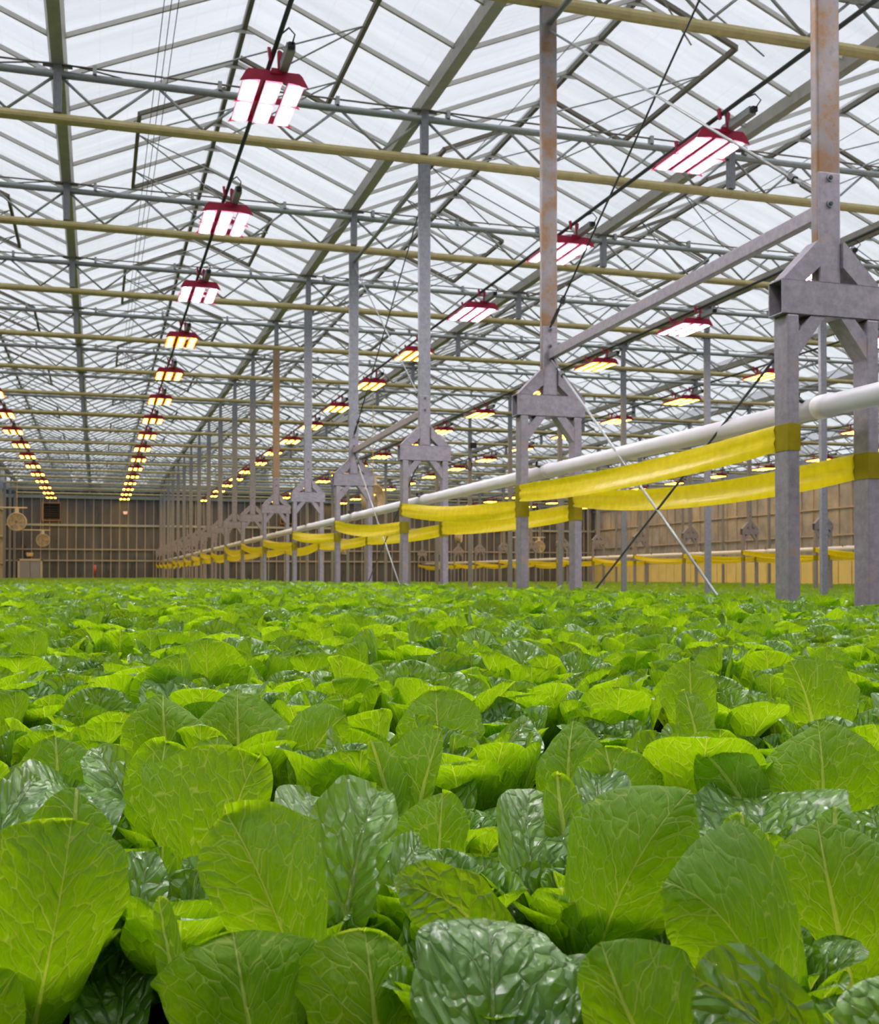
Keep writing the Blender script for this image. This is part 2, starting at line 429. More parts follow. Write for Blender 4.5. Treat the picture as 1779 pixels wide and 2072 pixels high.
# trusses: round top chord, zigzag web, lower beam tinted for crop bounce, one per frame line
NB = len(GX)
XT0, XT1 = GX[1], XR
pitch = 1.075
tr0 = empty('roof_truss', (0, 0, 0))
MB().tube([(XT0, 0, ZCH), (XT1, 0, ZCH)], .042, 10).build('top_chord', M_pipe_steel, tr0, True)
MB().tube([(XT0, -.03, ZCH + .10), (XT1, -.03, ZCH + .10)], .011, 6).build('tension_wire', M_vent, tr0, True)
b_ = MB()
b_.prism([(-.02, ZBEAM - .06), (.02, ZBEAM - .06), (.05, ZBEAM - .03), (.052, ZBEAM + .0), (.03, ZBEAM + .045), (-.03, ZBEAM + .045), (-.052, ZBEAM + .0), (-.05, ZBEAM - .03)], 'x', XT0, XT1)
b_.build('lower_beam', M_beam, tr0)
w_ = MB(); x = GX[1] + .0
while x < XT1 - pitch:
    w_.tube([(x + .04, 0, ZCH - .03), (x + pitch / 2, 0, ZBEAM + .05)], .017, 6)
    w_.tube([(x + pitch - .04, 0, ZCH - .03), (x + pitch / 2, 0, ZBEAM + .05)], .017, 6); x += pitch
w_.build('web', M_pipe_steel, tr0, True)
for i, gx in enumerate(GX[:-1]):
    if gx < XT0 - .1: continue
    p_ = MB(); p_.box(gx - .045, gx + .045, -.045, .045, ZBEAM + .06, ZG - .08); p_.box(gx - .16, gx + .16, -.02, .02, ZG - .10, ZG - .075)
    q_ = p_.build('gutter_post', M_galv, tr0)
    MB().tube([(gx - .7, 0, ZCH + .04), (gx - .3, 0, ZCH + .1), (gx, 0, ZG - .05), (gx + .3, 0, ZCH + .1), (gx + .7, 0, ZCH + .04)], .010, 5).build('stay_wire', M_vent, q_)
c_ = MB(); x = XT0 + .5
while x < XT1:
    c_.box(x - .022, x + .022, -.06, .03, ZCH + .03, ZCH + .13); x += 1.4
c_.build('cable_clip', M_pipe_steel, tr0)
index_kids(tr0)
for k, y in enumerate(YF):
    o = tr0 if k == 0 else copy_tree(tr0)
    o.location = (0, y, 0)
    nm = ('overhead, %s from the added back wall' % ORD[k]) if k < 3 else ('crossing at the %s taped column from the camera' % ORD[k - 3])
    tag(o, 'lattice roof truss with bounce-tinted beam, ' + nm, 'roof truss', 'lattice roof trusses across the house')
    if y < 5: pass

# thin curtain wires running the length
for i, (xw, zw) in enumerate(((.62, 5.78), (.69, 5.78), (.76, 5.78), (4.9, 5.78), (9.4, 5.78))):
    o = MB().tube([(xw, YB, EYE + zw), (xw, YW, EYE + zw)], .005, 5).build('curtain_wire', M_vent)
    tag(o, 'thin dark wire under the roof, %s of the wires counted from the left' % ORD[i], 'wire', 'curtain wires')

# ---------------------------------------------------------------- end wall
def wall_end():
    MBp = MB()
    MBp.box(XL, XR, YW, YW + .02, 0, ZG)
    tag(MBp.build('wall_end', M_wallglass), kind='structure')
    gab = MB()
    for i in range(len(GX) - 1):
        x0, x1 = GX[i], GX[i + 1]
        gab.prism([(x0, ZG), (x1, ZG), ((x0 + x1) / 2, ZR)], 'y', YW, YW + .02)
    tag(gab.build('wall_gable', M_glass), kind='structure')
    ml = MB(); x = XL + .1
    while x < XR:
        ml.box(x - .028, x + .028, YW - .06, YW, 0, EYE + 3.2); x += .52
    x = XL + .1
    while x < XR:
        ml.box(x - .024, x + .024, YW - .06, YW, EYE + 3.2, ZBEAM); x += .52
    tag(ml.build('trim_3', M_mull), kind='structure')
    rl = MB(); rl.box(XL, XR, YW - .14, YW - .06, EYE + 3.14, EYE + 3.27); rl.box(XL, XR, YW - .14, YW - .02, ZBEAM - .3, ZBEAM - .1); rl.box(XL, XR, YW - .14, YW - .02, ZG - .5, ZG)
    tag(rl.build('trim_4', M_wallrail), kind='structure')
    rl = MB(); rl.box(XL, XR, YW - .10, YW - .04, EYE + 1.66, EYE + 1.74); rl.box(XL, XR, YW - .10, YW - .04, EYE + .96, EYE + 1.05)
    tag(rl.build('trim_5', M_mull), kind='structure')
wall_end()
tag(MB().box(XL, XR, YB, YB + .02, 0, ZG).build('wall_light_block', M_wallglass), kind='structure')  # unseen wall, added to block low light from behind the camera
# side walls
for nm, xx, sg in (('wall_left', XL, -1), ('wall_right', XR, 1)):
    w = MB(); w.box(min(xx, xx + sg * .02), max(xx, xx + sg * .02), YB, YW, 0, ZG); tag(w.build(nm, M_sideglass), kind='structure')
ml = MB(); y = 3
while y < YW:
    ml.box(XR - .06, XR, y - .03, y + .03, 1.9, ZBEAM); y += 1.0
for z in (EYE + 3.3, EYE + 2.0, EYE + 4.6): ml.box(XR - .12, XR - .06, YB, YW, z - .04, z + .04)
tag(ml.build('trim_6', M_mull), kind='structure')
ml = MB(); y = 3
while y < YW:
    ml.box(XL, XL + .06, y - .03, y + .03, 0, ZBEAM); y += 1.0
for z in (EYE + .8, EYE + 2.4, EYE + 4.0): ml.box(XL + .06, XL + .12, YB, YW, z - .04, z + .04)
tag(ml.build('trim_7', M_cream), kind='structure')
pw = MB(); y = 8.0
while y < YW - .1:
    y2 = min(y + .95, YW - .05); pw.box(XR - .09, XR - .065, y, y2, 0, EYE + .78); y += 1.0
tag(pw.build('trim_8', M_yellowwall), kind='structure')

# door and louvre in the end wall
d = empty('door_1', (-3.92, YW - .12, 0)); tag(d, kind='structure')
f = MB(); f.box(-.72, -.60, -.05, .05, 0, EYE + 1.08); f.box(.60, .72, -.05, .05, 0, EYE + 1.08); f.box(-.72, .72, -.05, .05, EYE + .98, EYE + 1.1)
f.build('door_frame', M_doorw, d)
f = MB(); f.box(-.60, -.01, -.02, .02, .02, EYE + .98); f.box(.01, .60, -.02, .02, .02, EYE + .98); f.build('door_leaf', M_doorp, d)
MB().box(-.06, -.03, -.05, -.02, .95, 1.15).build('door_handle', M_knob, d)
e = empty('exit_lamp', (-3.95, YW - .08, EYE + 1.36)); tag(e, 'small cream emergency lamp box mounted above the far door', 'lamp')
MB().prism([(-.22, .12), (.22, .12), (.17, -.12), (-.17, -.12)], 'y', -.08, .02).build('housing', M_cream, e, bevel=.02)
MB().box(-.15, .15, -.10, -.08, -.09, .06).build('lamp_lens', simple('amber_diffuser', (.8, .5, .2), .4), e)
for nm, xx, zz, lab in (('louvre_vent', -2.70, EYE + 4.02, 'brown square louvred fan opening high on the far wall'),
                        ('louvre_vent', 12.0, EYE + 4.0, 'dark square louvred opening high on the far wall, behind the column row')):
    e = empty(nm, (xx, YW - .14, zz)); tag(e, lab, 'vent')
    f = MB(); s_ = .50
    f.box(-s_ - .07, -s_, -.1, .1, -s_ - .07, s_ + .07); f.box(s_, s_ + .05, -.1, .1, -s_ - .07, s_ + .07); f.box(-s_, s_, -.1, .1, s_, s_ + .06); f.box(-s_, s_, -.1, .1, -s_ - .07, -s_)
    f.build('vent_surround', M_wood, e)
    f = MB()
    for j in range(7): f.bar((-s_, 0, -s_ + .09 + j * .14), (s_, 0, -s_ + .09 + j * .14), .02, .11, up=(0, .6, 1))
    f.build('louvre_blade', M_hole, e)
    MB().box(-s_, s_, .08, .1, -s_, s_).build('back_plate', M_hole, e)
e = empty('reflection_glow', (1.9 - .2, YW - .2, EYE + 4.0)); tag(e, 'small orange glow imitating a reflection on the far wall under the lamp row', 'lamp')  # orange reflection on the wall, built as a small glowing body
MB().prism([(-.14, .1), (.14, .1), (.10, -.08), (-.10, -.08)], 'y', -.06, .04).build('glow_body', emit('dim_orange_glow', (1, .25, .08), .5), e)
MB().box(-.05, .05, .04, .12, -.05, .05).build('glow_backing', M_dark, e)
e = MB().tube([(.05 - .15, YW - .25, 0), (.05 - .15, YW - .25, EYE + .2), (.05 - .15, YW - .25, EYE + .2), (.05 - .15, YW - .25, EYE + .72)], [.04, .04, .07, .07], 8).build('red_marker_pole', simple('red_marker_plastic', (.75, .12, .1), .5), smooth=True)
tag(e, 'short red and white marker pole standing before the far wall', 'pole')

# ---------------------------------------------------------------- column frames
def make_column(post_mat, with_strutbolts=True):
    r_ = empty('column_frame', (0, 0, 0))
    zb0, zb1 = EYE + 1.42, EYE + 1.61
    pst = MB().box(-.075, .075, -.032, .032, zb1, ZBEAM - .055).build('upper_post', post_mat, r_, bevel=.012)
    MB().box(-.071, .071, -.037, .037, zb1, zb1 + .62).build('post_sleeve', M_frame, r_, bevel=.01)
    bo = MB()
    # open-ended box beam
    x0, x1, y0, y1, t = -.325, .325, -.065, .065, .008
    bo.box(x0, x1, y0, y0 + t, zb0, zb1); bo.box(x0, x1, y1 - t, y1, zb0, zb1); bo.box(x0, x1, y0, y1, zb1 - t, zb1); bo.box(x0, x1, y0, y1, zb0, zb0 + t)
    bo.build('cross_beam', M_frame, r_, bevel=.003)
    for sg in (-1, 1):
        MB().prism([(sg * .072, zb1 + .23), (sg * .085, zb1 + .23), (sg * .30, zb1 + .012), (sg * .30, zb1), (sg * .17, zb1), (sg * .072, zb1 + .09)], 'y', -.055, .055).build('gusset', M_frame, r_)
        lg = MB().box(sg * .255 - .037, sg * .255 + .037, -.065, .065, 0, zb0).build('leg', M_frame, r_, bevel=.008)
        MB().prism([(sg * .05, zb0), (sg * .14, zb0), (sg * .219, zb0 - .09), (sg * .219, zb0 - .22)], 'y', -.06, .06).build('knee_brace', M_frame, r_)
        MB().box(sg * .255 - .08, sg * .255 + .08, -.1, .1, 0, .02).build('base_plate', M_galv, r_)
    for z in (.44, .585):
        bt = MB().tube([(0, -.036, zb1 + z), (0, -.044, zb1 + z)], .02, 14).build('bolt_washer', M_galv, r_)
        MB().tube([(0, -.044, zb1 + z), (0, -.054, zb1 + z)], .011, 6).build('bolt_head', M_dark, bt)
    index_kids(r_); return r_
protos = {'g': make_column(M_galv), 'r': make_column(M_rusty), 't': make_column(M_tan)}
used = set()
def place_column(kind, loc, label, group):
    o = protos[kind] if kind not in used else copy_tree(protos[kind])
    used.add(kind); o.location = loc; tag(o, label, 'column frame', group); return o
XC = GX[3]
col_objs = {}
for k in range(0, NF):
    y = Y0 + DY * k
    kd = 'r' if k in (0, 1) else ('t' if k == 5 else 'g')
    desc = {'r': 'rust-streaked', 't': 'brown-stained', 'g': 'grey'}[kd]
    lab = '%s two-legged steel column with yellow tape, %s from the camera in the near row' % (desc, ORD[k])
    col_objs[k] = place_column(kd, (XC, y, 0), lab, 'two-legged columns of the near row')
XC3 = GX[7]
for k in range(3, NF):
    y = Y0 + DY * k
    place_column('g', (XC3, y, 0), 'distant two-legged steel column, %s from the camera in the far taped row' % ORD[k - 3], 'two-legged columns of the far right row')

# plain posts
pp = empty('support_post', (0, 0, 0))
MB().box(-.065, .065, -.04, .04, 0, ZBEAM - .055).build('shaft', M_galv, pp, bevel=.01)
MB().box(-.10, .10, -.07, .07, ZBEAM - .075, ZBEAM - .056).build('cap_plate', M_galv, pp)
MB().box(-.11, .11, -.09, .09, 0, .02).build('base_plate', M_galv, pp)
index_kids(pp); first = True
for gi, nm, k0 in ((5, 'plain row beyond the taped columns', 2), (9, 'plain row near the yellow side wall', 5), (1, 'row along the side wall by the crop', 9)):
    for k in range(k0, NF):
        o = pp if first else copy_tree(pp); first = False
        o.location = (GX[gi], Y0 + DY * k, 0)
        if gi == 1: o.location.x = GX[1] - .05
        tag(o, 'slim grey steel post, %s in the %s' % (ORD[k - k0], nm), 'post', 'posts of the ' + nm)

# struts and bracing cables between pairs of columns
def lbl_pair(k): return 'between the %s and %s taped columns' % (ORD[k], ORD[k + 1])
for k in (0, 2):
    ya, yb = Y0 + DY * k, Y0 + DY * (k + 1)
    zz = EYE + 2.0
    o = MB().bar((XC + .0, ya + .03, zz + .03), (XC, yb - .05, zz - .03), .055, .085).build('bracing_strut', M_frame, bevel=.006)
    tag(o, 'square grey strut at mid height ' + lbl_pair(k), 'strut')
    o = MB().tube([(XC + .0, ya + .03, EYE + 4.95), (XC, yb - .05, EYE + 4.95)], .028, 10).build('bracing_tube', M_pipe_steel, smooth=True)
    tag(o, 'round steel strut just under the roof beams ' + lbl_pair(k), 'strut')
    for nm, (p0, z0), (p1, z1), mt, ds in (
            ('lower_cable', (ya, 1.55), (yb, -.62), M_dark, 'dark lower cable sloping down away from the camera'),
            ('lower_cable', (yb, 1.95), (ya, -.95), M_pipe_steel, 'pale lower cable sloping down towards the camera'),
            ('upper_cable', (yb, 2.22), (ya, 4.70), M_dark, 'dark upper cable rising towards the camera'),
            ('upper_cable', (ya, 2.12), (yb, 4.88), M_pipe_steel, 'pale upper cable rising away from the camera')):
        z1c = z1
        p1c = p1
        if EYE + z1 < .05:
            t_ = (EYE - .03 + z0) / (z0 - z1) * 1.0
            p1c = p0 + (p1 - p0) * min(1, t_ * .98); z1c = z0 + (z1 - z0) * min(1, t_ * .98)
        r_ = empty('bracing_' + nm, (0, 0, 0))
        a = Vector((XC - .0, p0 + (.04 if p1 > p0 else -.04), EYE + z0)); b = Vector((XC, p1c - (.04 if p1 > p0 else -.04), EYE + z1c))
        MB().tube([a, b], .010 if mt is M_pipe_steel else .009, 6).build('rod', mt, r_, True)
        dd = (b - a).normalized()
        tb = MB(); tb.tube([a + dd * .05, a + dd * .22], .017, 6); tb.tube([a + dd * .30, a + dd * .36], .024, 6)
        tb.build('turnbuckle', M_dark, r_)
        tag(r_, ds + ' ' + lbl_pair(k), 'cable')

# pipes carried by the columns
def pipe(x, z, y0, y1, r, lab, step=4.0, off=2.2):
    r_ = empty('water_pipe', (x, 0, z)); tag(r_, lab, 'pipe')
    MB().tube([(0, y0, 0), (0, y1, 0)], r, 24).build('pipe_run', M_white_pipe, r_, True)
    y = y0 + off
    while y < y1:
        j = MB(); j.tube([(0, y - .06, 0), (0, y + .06, 0)], r * 1.12, 24); j.build('pipe_coupling', M_white_pipe, r_, True)
        j = MB(); j.tube([(-r * .6, y + .15, r * .7), (-r * 1.3, y + .15, r * .9), (-r * 1.2, y + .15, r * 1.5)], .012, 6); j.build('pipe_hook', M_black, r_)
        y += step
    return r_
pipe(XC + .05, EYE + .955, 3.2, YW - .2, .060, 'long white pipe running through the two-legged frames of the near column row')
pipe(XC3 + .05, EYE + .84, 14, YW - .2, .065, 'white pipe running through the distant far right column row')

# yellow tape
def ribbon(p0, z0, p1, z1, x, w, sag, seed, n_=26):
    rnd = random.Random(seed); vs = []; fs = []; m_ = 7
    ph = rnd.uniform(0, 6)
    for i in range(n_ + 1):
        t = i / n_; y = p0 + (p1 - p0) * t; zc = z0 + (z1 - z0) * t - sag * 4 * t * (1 - t)
        tw = .16 * math.sin(t * PI * 1.0 + ph) ; gather = 1 - .12 * math.exp(-min(t, 1 - t) * 14)
        for j in range(m_):
            s = (j / (m_ - 1) - .5)
            fold = .006 * math.sin(j * 2.1 + t * 5 + ph) + .012 * math.sin(s * 6 + ph) * math.sin(t * PI)
            vs.append((x + fold + tw * s * w * 1.4 * math.sin(t * PI), y, zc + s * w * gather))
    for i in range(n_):
        for j in range(m_ - 1):
            a = i * m_ + j; fs.append((a, a + 1, a + m_ + 1, a + m_))
    mb = MB(); mb.add(vs, fs); return mb
rnd = random.Random(11)
LEFTZ = {0: (.755, .735, .045), 1: (.60, .82, .05), 2: (.60, .80, .06)}
RIGHTZ = {0: (.615, .70, .08), 1: (.575, .60, .03), 2: (.57, .58, .02)}
def tape_row(xc, k0, k1, ybase, rowname, zoff=0.0, w=.165):
    prev = {}
    for k in range(k0, k1):
        ya, yb = ybase + DY * k, ybase + DY * (k + 1)
        for side, nm, tab in ((-1, 'left', LEFTZ), (1, 'right', RIGHTZ)):
            z0, z1, sg = tab.get(k, (.60 + rnd.uniform(-.03, .03), (.78 if side < 0 else .60) + rnd.uniform(-.04, .04), rnd.uniform(.03, .09)))
            x = xc + side * .255 - .045 * 1.0
            r_ = empty('yellow_tape', (0, 0, 0))
            rb = ribbon(ya + .05, EYE + z0 + zoff, yb - .05, EYE + z1 + zoff, x, w, sg, k * 7 + side).build('tape_band', M_tape, r_, True)
            for yy, zz in ((ya, z0), (yb, z1 - .0)):
                lx = xc + side * .255; zc = EYE + zz + zoff; hw = w * .44; e_ = .003 + (0.002 if yy == yb else 0)
                wr = MB()
                a0, a1, b0, b1 = lx - .037 - e_, lx + .037 + e_, yy - .065 - e_, yy + .065 + e_
                for z_a, z_b in ((zc - hw, zc + hw),):
                    wr.add([(a0, b0, z_a), (a1, b0, z_a), (a1, b1, z_a), (a0, b1, z_a), (a0, b0, z_b), (a1, b0, z_b), (a1, b1, z_b), (a0, b1, z_b)],
                           [(0, 1, 5, 4), (1, 2, 6, 5), (2, 3, 7, 6), (3, 0, 4, 7)])
                wr.build('tape_wrap', M_wrap, r_)
            tag(r_, 'sagging yellow tape, %s legs, %s to %s column of the %s' % (nm, ORD[k - k0], ORD[k + 1 - k0], rowname), 'tape', 'yellow tapes of the ' + rowname)
tape_row(XC, 0, NF - 1, Y0, 'near row')
tape_row(XC3, 3, NF - 1, Y0, 'far right row')

# ---------------------------------------------------------------- lamps
def make_lamp(core, edge):
    r_ = empty('grow_lamp', (0, 0, 0))
    # lamp lies along Y; emitting face points down
    for ix in (-1, 0, 1):
        for iy in (-1, 1):
            cx, cy = ix * .215, iy * .258
            hs = MB(); hs.box(cx - .070, cx + .070, cy - .236, cy + .236, .0, .05)
            hs.box(cx - .074, cx - .064, cy - .240, cy + .240, -.012, .0); hs.box(cx + .064, cx + .074, cy - .240, cy + .240, -.012, .0)
            h_ = hs.build('lamp_module', M_red, r_)
            MB().box(cx - .079, cx + .079, cy - .250, cy + .250, -.0125, -.001).build('halo_rim', edge, h_)  # glowing rim stands in for the bloom around each panel
            st = MB()
            st.box(cx - .048, cx - .004, cy - .210, cy + .210, -.017, -.0125); st.box(cx + .004, cx + .048, cy - .210, cy + .210, -.017, -.0125)
            st.build('light_strip', core, h_)
    for nm, y, hh in (('near_bracket', -.505, .10), ('middle_bracket', 0, .05), ('far_bracket', .505, .08)):
        MB().prism([(-.30, -.02), (-.33, -.03), (-.27, hh * .75), (-.24, hh), (.24, hh), (.27, hh * .75), (.33, -.03), (.30, -.02), (.16, 0), (-.16, 0)], 'y', y - .008, y + .008).build('end_bracket', M_red, r_)
    MB().box(-.125, -.085, -.5, .5, .05, .08).build('spine', M_red, r_)
    MB().box(.045, .13, -.95, -.40, .10, .19).build('driver_box', M_driver, r_, bevel=.008)
    MB().box(.055, .12, -1.0, -.95, .115, .175).build('driver_plug', M_black, r_, bevel=.01)
    for y in (-.52, .42):
        MB().prism([(-.04, .07), (.06, .07), (.075, .28), (.04, .30), (.025, .28), (.03, .12), (-.03, .12)], 'y', y - .012, y + .012).build('hanger', M_red, r_)
        MB().prism([(-.055, .20), (-.03, .20), (-.04, .31), (-.07, .31)], 'y', y - .02, y + .02).build('hook', M_red, r_)
    MB().tube([(.09, -1.0, .15), (.10, -1.08, .2), (.05, -1.05, .27), (.0, -.9, .27)], .008, 6).build('power_cord', M_black, r_, True)
    index_kids(r_); return r_
lampW = make_lamp(M_led_w, M_halo_w); lampO = make_lamp(M_led_o, M_halo_o)
usedL = set()
rows = [(-2.63, 'leftmost lamp row'), (1.60, 'lamp row over the crop'), (6.45, 'first lamp row beyond the taped columns'), (10.72, 'second lamp row beyond the taped columns'),
        (15.1, 'third lamp row beyond the taped columns'), (19.35, 'fourth lamp row beyond the taped columns'), (23.75, 'fifth lamp row beyond the taped columns'), (28.0, 'sixth lamp row beyond the taped columns'), (32.3, 'rightmost lamp row')]
for ri, (x, rn) in enumerate(rows):
    tn_ = MB().tube([(x - .01, YB, ZL + .27), (x - .01, YW - .3, ZL + .27)], .024, 8).build('lamp_rail', M_dark, smooth=True)
    tag(tn_, 'long dark rail carrying the ' + rn, 'rail', 'lamp rails')
    n_ = 0
    for k in range(-2, 17):
        y = 11.2 + DY * k
        if y > YW - 1.5: continue
        # skip lamps wholly outside the picture
        d_ = y * math.cos(YAW) + x * math.sin(YAW); l_ = x * math.cos(YAW) - y * math.sin(YAW)
        if k >= 0 and abs(l_ / d_ * FPX) > W / 2 + 60: continue
        if k < 0 and ri > 3: continue
        white = k <= 2
        key = 'w' if white else 'o'; pr = lampW if white else lampO
        o = pr if key not in usedL else copy_tree(pr); usedL.add(key)
        o.location = (x, y, ZL)
        tag(o, '%s six-panel grow lamp, %s in the %s' % ('white-lit' if white else 'amber-lit', ORD[n_], rn), 'grow lamp', '%s grow lamps' % ('white' if white else 'amber'))
        n_ += 1

# ---------------------------------------------------------------- fans
def make_fan():
    r_ = empty('circulation_fan', (0, 0, 0))
    mb = MB(); vs = []; fs = []; n_ = 28; prof = [(-.12, .36), (-.10, .385), (.10, .385), (.12, .36), (.10, .345), (-.10, .345)]
    for i in range(n_):
        a = 2 * PI * i / n_
        for (yy, rr) in prof: vs.append((rr * math.cos(a), yy, rr * math.sin(a)))
    m_ = len(prof)
    for i in range(n_):
        for j in range(m_): fs.append((i * m_ + j, ((i + 1) % n_) * m_ + j, ((i + 1) % n_) * m_ + (j + 1) % m_, i * m_ + (j + 1) % m_))
    mb.add(vs, fs).build('shroud', M_cream, r_, True)
    g = MB()
    for rr in (.06, .09, .12, .15, .18, .21, .24, .27, .30, .33):
        g.tube([(rr * math.cos(2 * PI * i / 20), -.115, rr * math.sin(2 * PI * i / 20)) for i in range(21)], .007, 4, False)
    for i in range(12):
        a = 2 * PI * i / 12; g.tube([(.05 * math.cos(a), -.118, .05 * math.sin(a)), (.36 * math.cos(a), -.112, .36 * math.sin(a))], .005, 4)
    g.build('wire_guard', M_cream, r_)
    MB().tube([(0, -.07, 0), (0, .10, 0)], .075, 14).build('motor', M_driver, r_, True)
    for i in range(4):
        a = PI / 2 * i + .3; ca, sa = math.cos(a), math.sin(a)
        vs = [(.07 * ca + .04 * sa, -.03, .07 * sa - .04 * ca), (.07 * ca - .04 * sa, .03, .07 * sa + .04 * ca), (.32 * ca - .11 * sa, .045, .32 * sa + .11 * ca), (.33 * ca + .05 * sa, -.05, .33 * sa - .05 * ca)]
        vs += [(p[0], p[1] + .006, p[2]) for p in vs]
        MB().add(vs, [(0, 1, 2, 3), (7, 6, 5, 4), (0, 4, 5, 1), (1, 5, 6, 2), (2, 6, 7, 3), (3, 7, 4, 0)]).build('fan_blade', M_cream, r_)
    MB().box(-.07, .07, -.08, .08, .38, .56).build('junction_box', M_doorw, r_)
    MB().tube([(-1.65, 0, .58), (.4, 0, .58)], .03, 8).build('mounting_arm', M_cream, r_)
    index_kids(r_); return r_
fan0 = make_fan()
fans = [((-3.15, Y0 + 44, EYE + 2.25), 0, 'round cream fan hanging by the left wall, nearer of the two there'),
        ((-3.0, Y0 + 64, EYE + 2.12), 0, 'round cream fan hanging before the far wall, right of the far door'),
        ((7.05, Y0 + 24, EYE + 2.09), 35, 'large round cream fan seen behind the fourth taped column'),
        ((14.8, Y0 + 64, EYE + 1.76), 20, 'small distant cream fan below the tape, behind the fourth column'),
        ((17.2, Y0 + 48, EYE + 2.05), 60, 'cream fan disc hanging right of the third taped column'),
        ((26.3, Y0 + 60, EYE + 1.86), -10, 'distant cream fan with dark centre left of the second taped column')]
for i, (p, a, lb) in enumerate(fans):
    o = fan0 if i == 0 else copy_tree(fan0)
    o.location = p; o.rotation_euler = (0, 0, R(a)); tag(o, lb, 'fan', 'circulation fans')
    MB().tube([(0, 0, .55), (0, 0, ZBEAM - p[2] - .03)], .012, 6).build('drop_rod', M_cream, o)
# loudspeaker-like box and hose on a plain post
e = empty('control_box', (GX[5] - .1, Y0 + DY * 8, EYE + 4.9 - .4)); tag(e, 'small black box with coiled hose on a post right of the third column', 'control box')
MB().box(.1, .32, -.12, -.02, -.02, .18).build('housing', M_black, e, bevel=.02)
hs = MB(); hs.tube([(.02, -.1, -.1 - .25 + .0), (-.08, -.1, -.5), (-.05, -.12, -.72), (.06, -.12, -.8), (.14, -.12, -.68), (.12, -.1, -.5), (.04, -.1, -.35)], .022, 8)
hs.build('hose', M_dark, e, True)

# ---------------------------------------------------------------- growing beds
def zt_rel(x, y):
    "height of the leaf tips relative to the eye"
    D = max(.5, y * math.cos(YAW) + x * math.sin(YAW))
    z = -.215 + .125 * min(1, max(0, (D - 1.0) / 5.0)) ** .75
    if D > 6: z += .02 * min(1, (D - 6) / 20)
    if x > 2.0: z += .015 * (x - 2.0) / 1.5
    return z
HEAD = .235
def zbase(x, y): return EYE + zt_rel(x, y) - HEAD
BX0, BX1, BY1 = -4.35, 3.50, YW - .5
def bed_mesh(x0, x1, y0, y1, zf, nx, ny):
    vs = []; fs = []
    yy = [y0 + (y1 - y0) * (j / ny) ** 2 for j in range(ny + 1)]
    for j in range(ny + 1):
        for i in range(nx + 1):
            x = x0 + (x1 - x0) * i / nx; vs.append((x, yy[j], zf(x, yy[j])))
    for j in range(ny):
        for i in range(nx):
            a = j * (nx + 1) + i; fs.append((a, a + 1, a + nx + 2, a + nx + 1))
    return MB().add(vs, fs)
b_ = empty('growing_bed', (0, 0, 0)); tag(b_, 'long dark growing bed under the main lettuce crop', 'growing bed')
bed_mesh(BX0, BX1, -.6, BY1, lambda x, y: zbase(x, y) + .005, 24, 80).build('bed_surface', M_bed, b_, True)
t_ = MB(); t_.box(BX1, BX1 + .04, -.6, BY1, 0, .66); t_.box(BX0 - .04, BX0, -.6, BY1, 0, .66); t_.box(BX0, BX1, BY1, BY1 + .04, 0, .68); t_.build('bed_wall', M_tank, b_)
B2 = (5.2, 20.2, 14.0, YW - .5, EYE - .53)
b_ = empty('growing_bed', (0, 0, 0)); tag(b_, 'second growing bed beyond the taped column row', 'growing bed')
MB().box(B2[0], B2[1], B2[2], B2[3], B2[4] - .03, B2[4]).build('bed_surface', M_bed, b_)
t_ = MB(); t_.box(B2[0] - .04, B2[0], B2[2], B2[3], 0, B2[4] + .03); t_.box(B2[1], B2[1] + .04, B2[2], B2[3], 0, B2[4] + .03); t_.box(B2[0], B2[1], B2[2] - .04, B2[2], 0, B2[4] + .03); t_.build('bed_wall', M_tank, b_)
B3 = (22.0, 33.0, 20.0, YW - .5, EYE - .53)
b_ = empty('growing_bed', (0, 0, 0)); tag(b_, 'third growing bed beside the pale yellow right wall', 'growing bed')
MB().box(B3[0], B3[1], B3[2], B3[3], B3[4] - .03, B3[4]).build('bed_surface', M_bed, b_)
t_ = MB(); t_.box(B3[0] - .04, B3[0], B3[2], B3[3], 0, B3[4] + .03); t_.box(B3[1], B3[1] + .04, B3[2], B3[3], 0, B3[4] + .03); t_.build('bed_wall', M_tank, b_)

# ---------------------------------------------------------------- lettuce
def width_profile(s, vm=.66, stem=.16, tipp=2.3):
    s = np.asarray(s, float)
    up = stem + (1 - stem) * np.clip(np.sin(np.clip(s / vm, 0, 1) * PI / 2), 0, 1) ** 1.55
    k = np.clip((s - vm) / (1 - vm), 0, 1)
    dn = np.clip(1 - k ** tipp, 0, 1) ** (1 / tipp)
    return np.where(s < vm, up, dn)
def worley(X, Y, cell):
    X = X / cell; Y = Y / cell * np.ones_like(X); ix = np.floor(X); iy = np.floor(Y)
    d1 = np.full(X.shape, 9.0); d2 = np.full(X.shape, 9.0)
    for a in (-1, 0, 1):
        for b in (-1, 0, 1):
            cx, cy = ix + a, iy + b
            h1 = np.sin(cx * 127.1 + cy * 311.7) * 43758.5453; h2 = np.sin(cx * 269.5 + cy * 183.3) * 43758.5453
            px_, py_ = cx + .15 + .7 * (h1 - np.floor(h1)), cy + .15 + .7 * (h2 - np.floor(h2))
            d = np.hypot(px_ - X, py_ - Y)
            d2 = np.where(d < d1, d1, np.minimum(d2, d)); d1 = np.minimum(d1, d)
    return d1 * cell, d2 * cell
